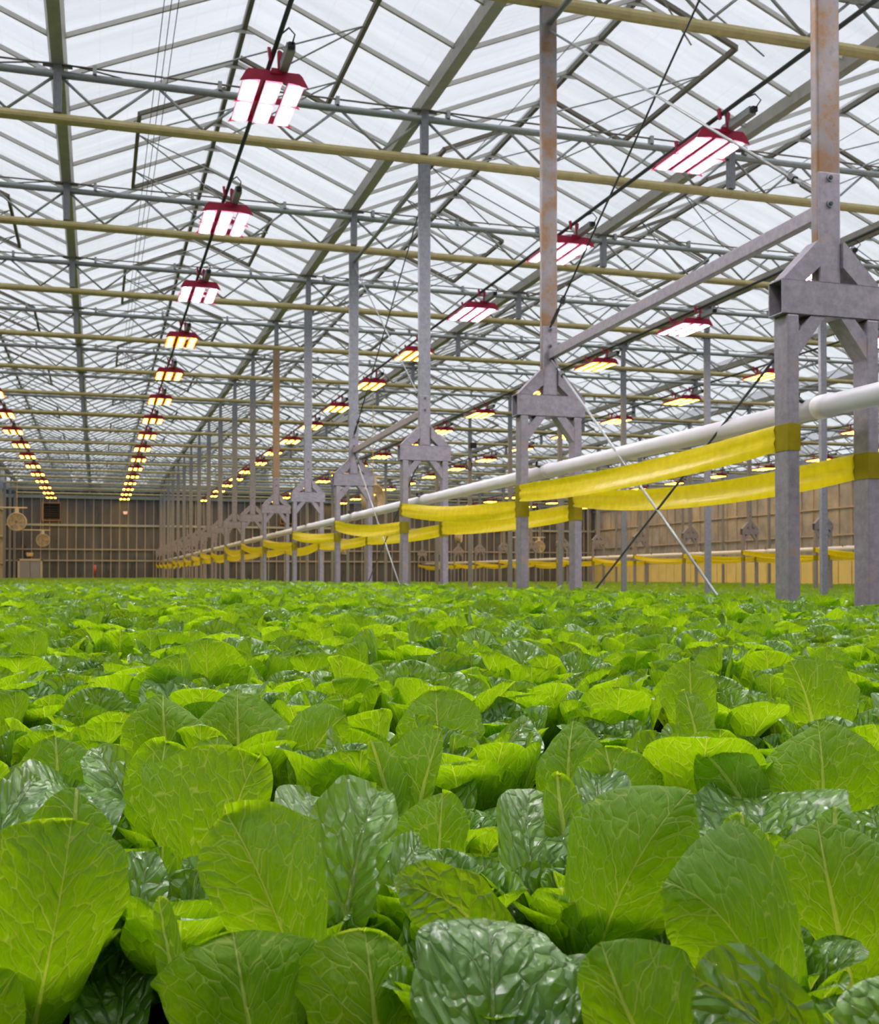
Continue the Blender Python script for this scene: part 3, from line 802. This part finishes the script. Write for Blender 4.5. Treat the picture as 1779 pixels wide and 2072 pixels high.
def sheet(spine, lat, nrm, wl, wr, nu, nv, cup, ruffle, rnd, vm=.66, tipcurl=0.0, crinkle=0.0, stem=.16):
    """leaf surface. spine, lat, nrm: functions of s in 0..1; wl, wr half widths in metres (left = -u)."""
    S = 1 - (1 - np.linspace(0, 1, nv)) ** 1.45
    U = np.linspace(-1, 1, nu)
    wp = width_profile(S, vm, stem)
    a1, a2, a3 = rnd.uniform(0, 6.28), rnd.uniform(0, 6.28), rnd.uniform(0, 6.28)
    f1, f2 = rnd.uniform(8, 12), rnd.uniform(17, 24)
    P = np.array([spine(s) for s in S]); Lt = np.array([lat(s) for s in S]); Nn = np.array([nrm(s) for s in S])
    ln = np.concatenate([[0], np.cumsum(np.linalg.norm(np.diff(P, axis=0), axis=1))])
    Lm = ln[-1]
    u = U[None, :]; s = S[:, None]; au = np.abs(u)
    w = np.where(u < 0, wl, wr) * wp[:, None] * (1 + .035 * np.sin(f2 * s + a1 + 2 * (u > 0)) * (s < .93) + .03 * np.sin(f1 * s + a2 - 1.3 * (u > 0)))
    au = np.abs(u)
    lob = rnd.uniform(-.07, .07); lb2 = rnd.uniform(0, 6.28)
    w = w * (1 + lob * np.sin(5 * s + lb2 + 2 * (u > 0)) + .05 * np.abs(np.sin(13 * s + a3 + (u > 0) * 1.7)) * np.clip(s * 2 - .5, 0, 1)); x = u * w
    fw = (wl + wr) / 2
    off = cup * (x ** 2) / fw
    off = off + ruffle * fw * (au ** 2.5) * np.sin(f1 * s + a3 + (u > 0) * 2.0) * np.clip(s * 2.2 - .4, 0, 1)
    off = off - tipcurl * fw * np.clip((s - .72) / .28, 0, 1) ** 2
    # low wave over the blade, folds that follow the side veins
    fold = rnd.uniform(.02, .22)
    off = off + fw * .13 * np.sin(3.4 * s + a2) * np.sin(1.8 * u + a3)
    off = off + fold * (np.sqrt(x ** 2 + .004 ** 2) - .004)
    if crinkle:
        d1, d2 = worley(x + rnd.uniform(0, 1), (ln[:, None] - .75 * np.abs(x)) + rnd.uniform(0, 1), .019)
        off = off + crinkle * 1.35 * np.clip((d2 - d1) / .019 * 1.6, 0, 1) ** .7 * (1 - .6 * au ** 6) * np.clip(s * 3, .2, 1)
        off = off + crinkle * 1.2 * np.sin(x / .017 + a1) * np.sin(ln[:, None] / .021 + a2 + x / .03)
    # midrib ridge on the underside
    off = off - .004 * np.exp(-(x / .004) ** 2) * (1 - s) * (s < 1)
    V = P[:, None, :] + Lt[:, None, :] * x[..., None] + Nn[:, None, :] * off[..., None]
    uvx = x * 4 + .5; uvy = np.broadcast_to((ln * 4)[:, None], x.shape)
    return V.reshape(-1, 3), np.stack([uvx, uvy], -1).reshape(-1, 2), nu, nv
_qc = {}
def quads(nu, nv):
    if (nu, nv) not in _qc:
        i = np.arange(nv - 1)[:, None] * nu + np.arange(nu - 1)[None, :]; i = i.ravel()
        _qc[(nu, nv)] = np.stack([i, i + nu, i + nu + 1, i + 1], -1)
    return _qc[(nu, nv)]
class Leaves:
    def __init__(s): s.V = []; s.UV = []; s.F = []; s.n = 0
    def add(s, V, UV, nu, nv, flip=False):
        q = quads(nu, nv); q = q[:, ::-1] if flip else q
        s.F.append(q + s.n); s.V.append(V); s.UV.append(UV); s.n += len(V)
    def mesh(s, name):
        V = np.concatenate(s.V).astype(np.float32); UV = np.concatenate(s.UV).astype(np.float32); F = np.concatenate(s.F).astype(np.int32)
        me = bpy.data.meshes.new(name)
        me.vertices.add(len(V)); me.vertices.foreach_set('co', V.ravel())
        me.loops.add(F.size); me.loops.foreach_set('vertex_index', F.ravel())
        me.polygons.add(len(F)); me.polygons.foreach_set('loop_start', np.arange(0, F.size, 4, dtype=np.int32))
        me.polygons.foreach_set('loop_total', np.full(len(F), 4, dtype=np.int32))
        me.polygons.foreach_set('use_smooth', np.ones(len(F), dtype=bool))
        uvl = me.uv_layers.new(name='UVMap'); uvl.data.foreach_set('uv', UV[F.ravel()].ravel())
        me.materials.append(M_leaf); me.update(calc_edges=True); return me
def rosette_leaf(L, rnd, phi, th0, th1, length, wid, nu, nv, cup, ruffle, r0=.012, crinkle=.0012, tipcurl=.1, lean=None, vm=.66):
    "upward face looks to the head's centre; th: angle over the horizontal at the base and at the tip"
    N = 24; ss = np.linspace(0, 1, N + 1); th = th0 + (th1 - th0) * ss ** 1.6
    dr = np.cos(th) * length / N; dz = np.sin(th) * length / N
    r = r0 + np.concatenate([[0], np.cumsum(dr[:-1])]); z = np.concatenate([[0], np.cumsum(dz[:-1])])
    c, s_ = math.cos(phi), math.sin(phi)
    roll = rnd.uniform(-.25, .25)
    def sp(s):
        rr = np.interp(s, ss, r); return np.array([rr * c, rr * s_, np.interp(s, ss, z)])
    def nn0(s):
        t = np.interp(s, ss, th); return np.array([-math.sin(t) * c, -math.sin(t) * s_, math.cos(t)])
    l0 = np.array([-s_, c, 0.0])
    def la(s): a = roll * s; return l0 * math.cos(a) + nn0(s) * math.sin(a)
    def nn(s): a = roll * s; return nn0(s) * math.cos(a) - l0 * math.sin(a)
    V, UV, a, b = sheet(sp, la, nn, wid / 2 * rnd.uniform(.92, 1.08), wid / 2 * rnd.uniform(.92, 1.08), nu, nv, cup, ruffle, rnd, vm, tipcurl, crinkle)
    return V, UV, a, b
# winding: lat x spine-tangent must give nrm for the upper side to be the front face
def head_mesh(seed, lod, size=1.0, hero=False):
    rnd = random.Random(seed); L = Leaves()
    nl, nu, nv, cr = {0: (16, 27, 34, .0016), 1: (14, 15, 19, .0013), 2: (11, 5, 7, 0), 3: (7, 5, 6, 0), 4: (6, 3, 5, 0)}[lod]
    for i in range(nl):
        t = i / (nl - 1)                    # 0 outer .. 1 inner
        phi = i * 2.39996 + rnd.uniform(-.3, .3)
        th0 = R(50 + 34 * t + rnd.uniform(-6, 6)); th1 = R(80 + 12 * t + rnd.uniform(-15, 14))
        ln_ = (.225 - .05 * t) * rnd.uniform(.86, 1.12); wd_ = (.150 - .045 * t) * rnd.uniform(.85, 1.12)
        V, UV, a, b = rosette_leaf(L, rnd, phi, th0, th1, ln_, wd_, nu, nv, rnd.uniform(.15, .5), rnd.uniform(.05, .13), crinkle=cr, tipcurl=rnd.uniform(-.15, .35), vm=rnd.uniform(.62, .72))
        L.add(V * size, UV, a, b)
    return L

# ---- foreground heads, leaf by leaf. Each leaf: base, bend and tip as (pixel x, pixel y, depth in metres); half widths; side turned to the viewer
def hero_leaf(rnd, b, c, t, wl, wr, face, roll=0, cup=.3, vm=.68, tipcurl=.1, ruffle=.09, org=None, stem=.2, fine=1.0):
    cup = cup * 1.5 + .08; roll = roll + rnd.uniform(-12, 12)
    P0, P1, P2 = (np.array(at(*p)) for p in (b, c, t))
    sc_ = t[2] / FPX; wl, wr = wl * sc_, wr * sc_
    view = P2 - np.array([0, 0, EYE]); view /= np.linalg.norm(view)
    N = view * face
    def tan(s):
        v = 2 * (1 - s) * (P1 - P0) + 2 * s * (P2 - P1); return v / np.linalg.norm(v)
    def sp(s): return (1 - s) ** 2 * P0 + 2 * s * (1 - s) * P1 + s * s * P2
    def fr(s):
        tt = tan(s); la = np.cross(N, tt); la /= np.linalg.norm(la); nn = np.cross(tt, la)
        a = R(roll) * face; return la * math.cos(a) + nn * math.sin(a), nn * math.cos(a) - la * math.sin(a)
    if face < 0: wl, wr = wr, wl
    dim = max(wl, wr) * 2
    nu = int(min(61, max(21, 45 * fine))); nv = int(min(77, max(27, 59 * fine)))
    V, UV, a, b_ = sheet(sp, lambda s: fr(s)[0], lambda s: fr(s)[1], wl, wr, nu, nv, cup, ruffle, rnd, vm, tipcurl, .0016, stem)
    return V - org[None, :], UV, a, b_

HERO = [
 # (head centre px, depth), label, [leaves]
 ((90, 2200, 1.12), 'lettuce head with one huge upright yellow-green leaf filling the lower left corner', [
   ((30, 2230, 1.08), (110, 1900, .98), (150, 1652, 1.03), 165, 140, 1, 0, .30, .70, -.1),
   ((150, 2150, 1.16), (270, 1950, 1.10), (300, 1722, 1.12), 75, 45, -1, -20, .3, .7, .1),
   ((220, 2050, 1.20), (330, 1900, 1.2), (325, 1712, 1.22), 55, 62, 1, 10, .2, .68, .1),
   ((160, 2300, 1.05), (250, 2150, 1.02), (255, 1915, 1.10), 90, 60, -1, 10, .2, .7, .1),
   ((-60, 2300, 1.0), (-20, 2200, .95), (-5, 1955, .97), 60, 60, 1, 0, .3, .7, .1)]),
 ((600, 2200, 1.14), 'lettuce head whose broad leaf leans left, with a dark cupped leaf folded below it', [
   ((640, 2130, 1.12), (575, 1830, .96), (455, 1632, 1.03), 100, 165, 1, 6, .25, .68, -.05),
   ((670, 2050, 1.14), (700, 1800, 1.1), (762, 1585, 1.16), 82, 62, -1, 18, .35, .68, .1),
   ((640, 1990, 1.22), (640, 1780, 1.2), (628, 1600, 1.27), 82, 85, -1, 0, .2, .66, .1),
   ((560, 2330, .99), (500, 2080, .92), (470, 1868, .97), 165, 185, 1, -6, .45, .80, -.3),
   ((790, 2330, .99), (760, 2100, .93), (750, 1862, 1.0), 130, 120, 1, 8, .45, .76, -.3),
   ((720, 2130, 1.15), (740, 1900, 1.12), (665, 1690, 1.16), 60, 60, -1, 0, .3, .68, .1)]),
 ((400, 1960, 1.45), 'lettuce head with a shaded arching leaf, behind the broad left leaf', [
   ((450, 1900, 1.32), (430, 1690, 1.24), (525, 1528, 1.30), 205, 65, 1, 0, .4, .66, 0),
   ((340, 1800, 1.42), (310, 1640, 1.38), (335, 1500, 1.45), 85, 85, 1, 0, .25, .66, .1),
   ((310, 1800, 1.46), (280, 1620, 1.44), (188, 1512, 1.46), 48, 45, -1, 10, .3, .66, .1),
   ((440, 1750, 1.55), (430, 1600, 1.5), (440, 1494, 1.6), 75, 70, 1, 0, .25, .66, .1)]),
 ((110, 1900, 1.38), 'lettuce head at the left edge with a frosty pale leaf above a scalloped green one', [
   ((130, 1820, 1.35), (130, 1660, 1.3), (150, 1562, 1.42), 110, 90, -1, 0, .1, .6, .2),
   ((150, 1860, 1.24), (150, 1700, 1.2), (152, 1608, 1.26), 82, 80, 1, 0, .2, .62, .1),
   ((-30, 1780, 1.25), (0, 1650, 1.22), (78, 1566, 1.28), 45, 45, -1, 10, .2, .6, .2),
   ((-20, 1850, 1.2), (-10, 1720, 1.18), (0, 1640, 1.2), 60, 55, -1, 0, .2, .6, .2)]),
 ((1190, 2120, 1.22), 'lettuce head with a large dark-centred leaf pointing up right, right of centre', [
   ((1180, 2080, 1.2), (1215, 1790, 1.02), (1395, 1602, 1.13), 170, 110, 1, -4, .35, .66, -.05),
   ((1130, 2020, 1.25), (1060, 1800, 1.22), (1070, 1594, 1.30), 72, 75, -1, -12, .2, .64, .1),
   ((1170, 1820, 1.30), (1140, 1700, 1.28), (1128, 1566, 1.34), 35, 55, 1, 10, .3, .66, .1),
   ((1290, 2100, 1.18), (1290, 1960, 1.16), (1300, 1795, 1.2), 60, 60, -1, 0, .3, .66, .1)]),
 ((1000, 2330, .98), 'lettuce head with a bright blistered leaf showing its white midrib, bottom centre', [
   ((1010, 2420, .88), (1000, 2050, .89), (985, 1843, .99), 150, 165, -1, 0, -.12, .60, .25),
   ((1080, 2080, 1.12), (980, 1810, 1.10), (818, 1800, 1.0), 75, 80, -1, 12, -.1, .58, .35)]),
 ((1540, 2230, 1.05), 'lettuce head with a great arching leaf bowing to the left, lower right', [
   ((1590, 2240, 1.04), (1560, 1840, .90), (1340, 1782, .95), 110, 195, 1, 0, .30, .62, -.1),
   ((1420, 2330, .92), (1300, 2140, .85), (1215, 1905, .90), 95, 150, 1, 0, .3, .66, -.1),
   ((1720, 2330, .90), (1570, 2050, .84), (1400, 1975, .88), 90, 110, -1, 8, -.05, .6, .2),
   ((1400, 2080, 1.12), (1370, 1950, 1.1), (1340, 1815, 1.12), 55, 40, -1, 20, .4, .68, .1),
   ((1440, 2050, 1.14), (1450, 1950, 1.1), (1400, 1835, 1.13), 45, 40, 1, 0, .4, .68, .1)]),
 ((1620, 2030, 1.35), 'lettuce head with a round frosty blistered leaf behind a small smooth leaf', [
   ((1560, 1980, 1.32), (1545, 1760, 1.34), (1540, 1580, 1.42), 160, 155, -1, 0, .1, .58, .2),
   ((1540, 1900, 1.22), (1510, 1770, 1.2), (1500, 1652, 1.25), 60, 62, 1, 0, .3, .62, .1),
   ((1730, 2040, 1.16), (1690, 1850, 1.08), (1655, 1664, 1.16), 130, 150, 1, 0, .3, .64, 0),
   ((1680, 1820, 1.30), (1690, 1720, 1.28), (1690, 1636, 1.34), 50, 50, 1, 0, .3, .66, .1),
   ((1800, 1880, 1.35), (1790, 1740, 1.33), (1760, 1622, 1.38), 75, 60, -1, 0, .1, .6, .2)]),
 ((1840, 2330, .90), 'pale lettuce leaf tip of a head cut off by the lower right corner', [
   ((1830, 2380, .84), (1840, 2120, .80), (1790, 1962, .86), 110, 110, -1, 0, .0, .6, .2)]),
 ((1640, 1800, 1.62), 'lettuce head with a wide fan of clearly veined leaf at the right edge', [
   ((1660, 1760, 1.5), (1675, 1610, 1.42), (1655, 1468, 1.52), 145, 130, 1, 0, .2, .60, .0),
   ((1540, 1740, 1.48), (1520, 1600, 1.44), (1420, 1520, 1.5), 60, 75, 1, 0, .3, .62, .1),
   ((1420, 1720, 1.52), (1400, 1620, 1.5), (1400, 1532, 1.6), 75, 72, -1, 0, .1, .6, .2),
   ((1500, 1640, 1.62), (1450, 1560, 1.6), (1338, 1476, 1.62), 36, 40, -1, 10, .3, .62, .2)]),
 ((880, 1900, 1.45), 'lettuce head with pointed folded leaf standing behind the shaded cup, centre', [
   ((880, 1930, 1.35), (885, 1760, 1.29), (895, 1597, 1.35), 100, 58, 1, -8, .35, .66, -.1),
   ((840, 1780, 1.5), (840, 1600, 1.46), (895, 1476, 1.55), 62, 25, 1, 20, .3, .66, .0),
   ((900, 1770, 1.55), (900, 1640, 1.5), (905, 1508, 1.62), 60, 62, -1, 0, .2, .62, .1),
   ((750, 1690, 1.5), (720, 1600, 1.5), (664, 1474, 1.55), 22, 28, -1, 30, .3, .62, .1),
   ((810, 1720, 1.48), (790, 1620, 1.46), (752, 1500, 1.5), 20, 50, 1, 10, .3, .66, .1),
   ((780, 1870, 1.2), (800, 1780, 1.16), (858, 1695, 1.22), 45, 45, -1, 0, .1, .6, .2)]),
 ((890, 1680, 1.9), 'lettuce head with one round upright leaf with branching veins, centre middle distance', [
   ((885, 1630, 1.78), (885, 1500, 1.7), (880, 1388, 1.8), 86, 88, 1, 0, .2, .58, .0),
   ((950, 1620, 1.7), (990, 1540, 1.66), (1076, 1452, 1.66), 30, 50, -1, -10, .3, .62, .3)]),
 ((490, 1680, 1.9), 'lettuce head with a broad rounded leaf beside a darker one leaning right, left middle distance', [
   ((490, 1640, 1.76), (480, 1500, 1.7), (482, 1400, 1.8), 92, 92, 1, 0, .2, .58, .0),
   ((600, 1680, 1.7), (600, 1520, 1.66), (700, 1446, 1.7), 75, 45, 1, 0, .3, .62, .0)]),
 ((1190, 1760, 1.6), 'lettuce head with smooth bright leaves overlapping a scalloped one, right of centre', [
   ((1150, 1720, 1.56), (1140, 1580, 1.5), (1160, 1462, 1.6), 72, 74, 1, 0, .25, .60, .0),
   ((1290, 1760, 1.5), (1250, 1620, 1.44), (1225, 1510, 1.5), 85, 110, 1, 0, .3, .62, .0),
   ((1210, 1780, 1.4), (1210, 1660, 1.38), (1215, 1554, 1.42), 60, 62, -1, 0, .2, .6, .1)]),
 ((330, 1680, 1.8), 'lettuce head with a shaded round-backed leaf arching left of the broad rounded leaf', [
   ((350, 1640, 1.68), (330, 1500, 1.62), (330, 1402, 1.7), 90, 78, 1, 0, .35, .6, -.1)]),
 ((110, 1770, 1.6), 'lettuce head with an arching leaf at the left edge above the frosty leaf', [
   ((130, 1740, 1.5), (115, 1590, 1.45), (112, 1488, 1.52), 98, 85, 1, 0, .3, .6, .0)]),
 ((1640, 1560, 2.05), 'lettuce head with a large leaf slanting down to the right, near the right edge', [
   ((1650, 1560, 1.95), (1660, 1440, 1.88), (1600, 1338, 1.95), 35, 115, 1, 0, .2, .62, .0)]),
 ((1430, 1640, 1.85), 'lettuce head with a tall narrow folded leaf, right middle distance', [
   ((1440, 1640, 1.72), (1420, 1500, 1.68), (1385, 1396, 1.75), 30, 58, 1, 15, .3, .62, .0),
   ((1400, 1560, 2.0), (1400, 1440, 1.95), (1395, 1334, 2.0), 52, 60, 1, 0, .2, .62, .0)]),
]
HERO += [((345, 2150, 1.17), 'shaded low lettuce head in the gap between the two biggest left leaves', [((350, 2200, 1.15), (350, 2020, 1.12), (345, 1860, 1.18), 60, 60, -1, 0, .3, .7, .1),
   ((430, 2290, 1.0), (380, 2160, .98), (318, 1815, 1.02), 22, 60, 1, 30, .3, .6, .2)]),
 ((870, 2150, 1.2), 'shaded low lettuce head in the gap left of the bright blistered leaf', [((860, 2160, 1.08), (860, 1980, 1.06), (880, 1862, 1.10), 60, 45, -1, 0, .3, .7, .1)]),
 ((1330, 2200, 1.30), 'shaded low lettuce head tucked between the two largest right-hand leaves'.replace('right-hand ', 'arching '), [((1330, 2140, 1.3), (1320, 1980, 1.28), (1310, 1870, 1.33), 60, 55, -1, 0, .3, .7, .1)])]
hero_xy = []
for i, (ctr, lab, leaves) in enumerate(HERO):
    rnd = random.Random(500 + i)
    p = at(*ctr); zb = zbase(p.x, p.y); org = np.array([p.x, p.y, zb])
    L = Leaves()
    D = ctr[2]; fine = 1.0 if D < 1.3 else .75
    for q in leaves:
        b, c, t, wl, wr, face = q[:6]; ex = q[6:]
        if face < 0 and D > 1.1: t = (t[0], t[1], t[2] + .07)
        kw = dict(zip(('roll', 'cup', 'vm', 'tipcurl'), ex))
        L.add(*hero_leaf(rnd, b, c, t, wl, wr, face, org=org, fine=fine, **kw))
    # the rest of the rosette, lower than the leaves above
    for j in range(19):
        phi = j * 2.39996 + rnd.uniform(-.3, .3); tt = j / 18
        V, UV, a, b = rosette_leaf(L, rnd, phi, R(40 + 40 * tt), R(50 + 30 * tt), (.19 - .05 * tt) * rnd.uniform(.85, 1.05), .13 - .04 * tt, 17, 23, .3, .09, crinkle=.0016)
        L.add(V * (.88 if D > 1.15 else .74), UV, a, b)
    o = bpy.data.objects.new('romaine_lettuce', L.mesh('romaine_lettuce')); C.objects.link(o)
    o.location = (p.x, p.y, zb)
    tag(o, lab, 'lettuce', 'foreground lettuce heads'); hero_xy.append((p.x, p.y))

# ---- the crop: staggered rows
SP = .205
variants = [head_mesh(100 + i, 1).mesh('romaine_lettuce') for i in range(10)]
variants0 = [head_mesh(200 + i, 0).mesh('romaine_lettuce') for i in range(6)]
rnd = random.Random(42)
ths = YAW
cand = []; margin = []; under = []
j = 0; y = .15
while y < BY1 - .15:
    x = BX0 + .15 + (SP / 2 if j % 2 else 0)
    while x < BX1 - .1:
        xx, yy = x + rnd.uniform(-.03, .03), y + rnd.uniform(-.03, .03)
        D = yy * math.cos(ths) + xx * math.sin(ths); l_ = xx * math.cos(ths) - yy * math.sin(ths)
        if D > .2:
            px = W / 2 + FPX * l_ / D; lim = 1.0 * FPX / D
            inside = -(.11 * FPX / D) < px < W + .11 * FPX / D
            if (D > 1.22 or not (-(.25 * FPX / D) < px < W + .25 * FPX / D)) and all((xx - a) ** 2 + (yy - b) ** 2 > .15 ** 2 for a, b in hero_xy):
                if inside: cand.append((D, xx, yy))
                elif -lim < px < W + lim: margin.append((D, xx, yy))
            elif D > .42 and D < .72 and -lim < px < W + lim: under.append((D, xx, yy))
        x += SP
    y += SP * .87; j += 1
cand.sort()
near = cand[:282]; far = cand[282:]
regions = ['lettuce head standing in the crop just behind the foreground leaves', 'lettuce head standing in the middle of the crop, beyond the nearer heads', 'small-looking lettuce head in the packed farther rows']
for i, (D, x, y) in enumerate(near):
    v = (variants0 if D < 2.4 else variants)[rnd.randrange(6 if D < 2.4 else 10)]
    o = bpy.data.objects.new('romaine_lettuce', v); C.objects.link(o)
    o.location = (x, y, zbase(x, y)); s = rnd.uniform(.86, 1.14)
    if D < 2.2: s *= .92
    o.scale = (s, s, s * rnd.uniform(.92, 1.08)); o.rotation_euler = (rnd.uniform(-.14, .14), rnd.uniform(-.14, .14), rnd.uniform(0, 6.28))
    side = 'left' if (x * math.cos(ths) - y * math.sin(ths)) / D * FPX < -300 else ('right' if (x * math.cos(ths) - y * math.sin(ths)) / D * FPX > 300 else 'centre')
    reg = 0 if D < 2.6 else (1 if D < 4.2 else 2)
    tag(o, regions[reg] + ', ' + {'left': 'left third', 'right': 'right third', 'centre': 'middle third'}[side], 'lettuce', 'lettuce heads of the main crop')

def stuff_crop(pts, lod_of, zf, name, label, seed, smul=1.0):
    rnd = np.random.RandomState(seed); L = Leaves()
    base = {l: [] for l in (1, 2, 3, 4)}
    for l in base:
        for q in range(6 if l > 1 else 4):
            hm = head_mesh(900 + l * 20 + q, l); base[l].append((np.concatenate(hm.V), np.concatenate(hm.UV), np.concatenate(hm.F)))
    Vs = []; UVs = []; Fs = []; n_ = 0
    for D, x, y in pts:
        V, UV, F = base[lod_of(D)][rnd.randint(len(base[lod_of(D)]))]
        a = rnd.uniform(0, 6.28); s = rnd.uniform(.84, 1.16) * smul; ca, sa = math.cos(a) * s, math.sin(a) * s
        tx, ty = rnd.uniform(-.14, .14, 2)
        W_ = np.stack([V[:, 0] * ca - V[:, 1] * sa + V[:, 2] * tx, V[:, 0] * sa + V[:, 1] * ca + V[:, 2] * ty, V[:, 2] * s * rnd.uniform(.92, 1.08)], -1)
        W_ += np.array([x, y, zf(x, y)]); Vs.append(W_); UVs.append(UV); Fs.append(F + n_); n_ += len(V)
    L.V = Vs; L.UV = UVs; L.F = Fs
    o = bpy.data.objects.new(name, L.mesh(name)); C.objects.link(o); tag(o, label, 'lettuce', kind='stuff'); return o
def lodf(D): return 1 if D < 7.5 else (2 if D < 16 else (3 if D < 32 else 4))
stuff_crop(far, lodf, zbase, 'lettuce_crop', 'dense green sheet of distant lettuce heads reaching to the far wall', 5)
stuff_crop(margin, lambda D: min(4, lodf(D) + (1 if D > 3 else 0)), zbase, 'lettuce_crop', 'lettuce heads at the outer margins of the main crop', 6)
stuff_crop(under, lambda D: 2, zbase, 'lettuce_crop', 'unseen low lettuce heads added below the view to block light', 16, .60)  # placed out of view to keep light off the front leaves
# younger crop on the beds beyond the columns
for (x0, x1, y0, y1, zb), lab, sd in ((B2, 'bright low lettuce crop on the second bed beyond the column row', 8), (B3, 'bright low lettuce crop on the third bed by the pale yellow wall', 9)):
    pts = []; r2 = random.Random(sd); y = y0 + .15
    while y < y1:
        x = x0 + .15
        while x < x1:
            D = y * math.cos(ths) + x * math.sin(ths); px = W / 2 + FPX * (x * math.cos(ths) - y * math.sin(ths)) / D
            if -40 < px < W + 120: pts.append((D, x + r2.uniform(-.05, .05), y + r2.uniform(-.05, .05)))
            x += .30
        y += .30
    stuff_crop(pts, lambda D: 4 if D > 24 else 3, lambda x, y, z=zb: z, 'lettuce_crop', lab, sd, .95)
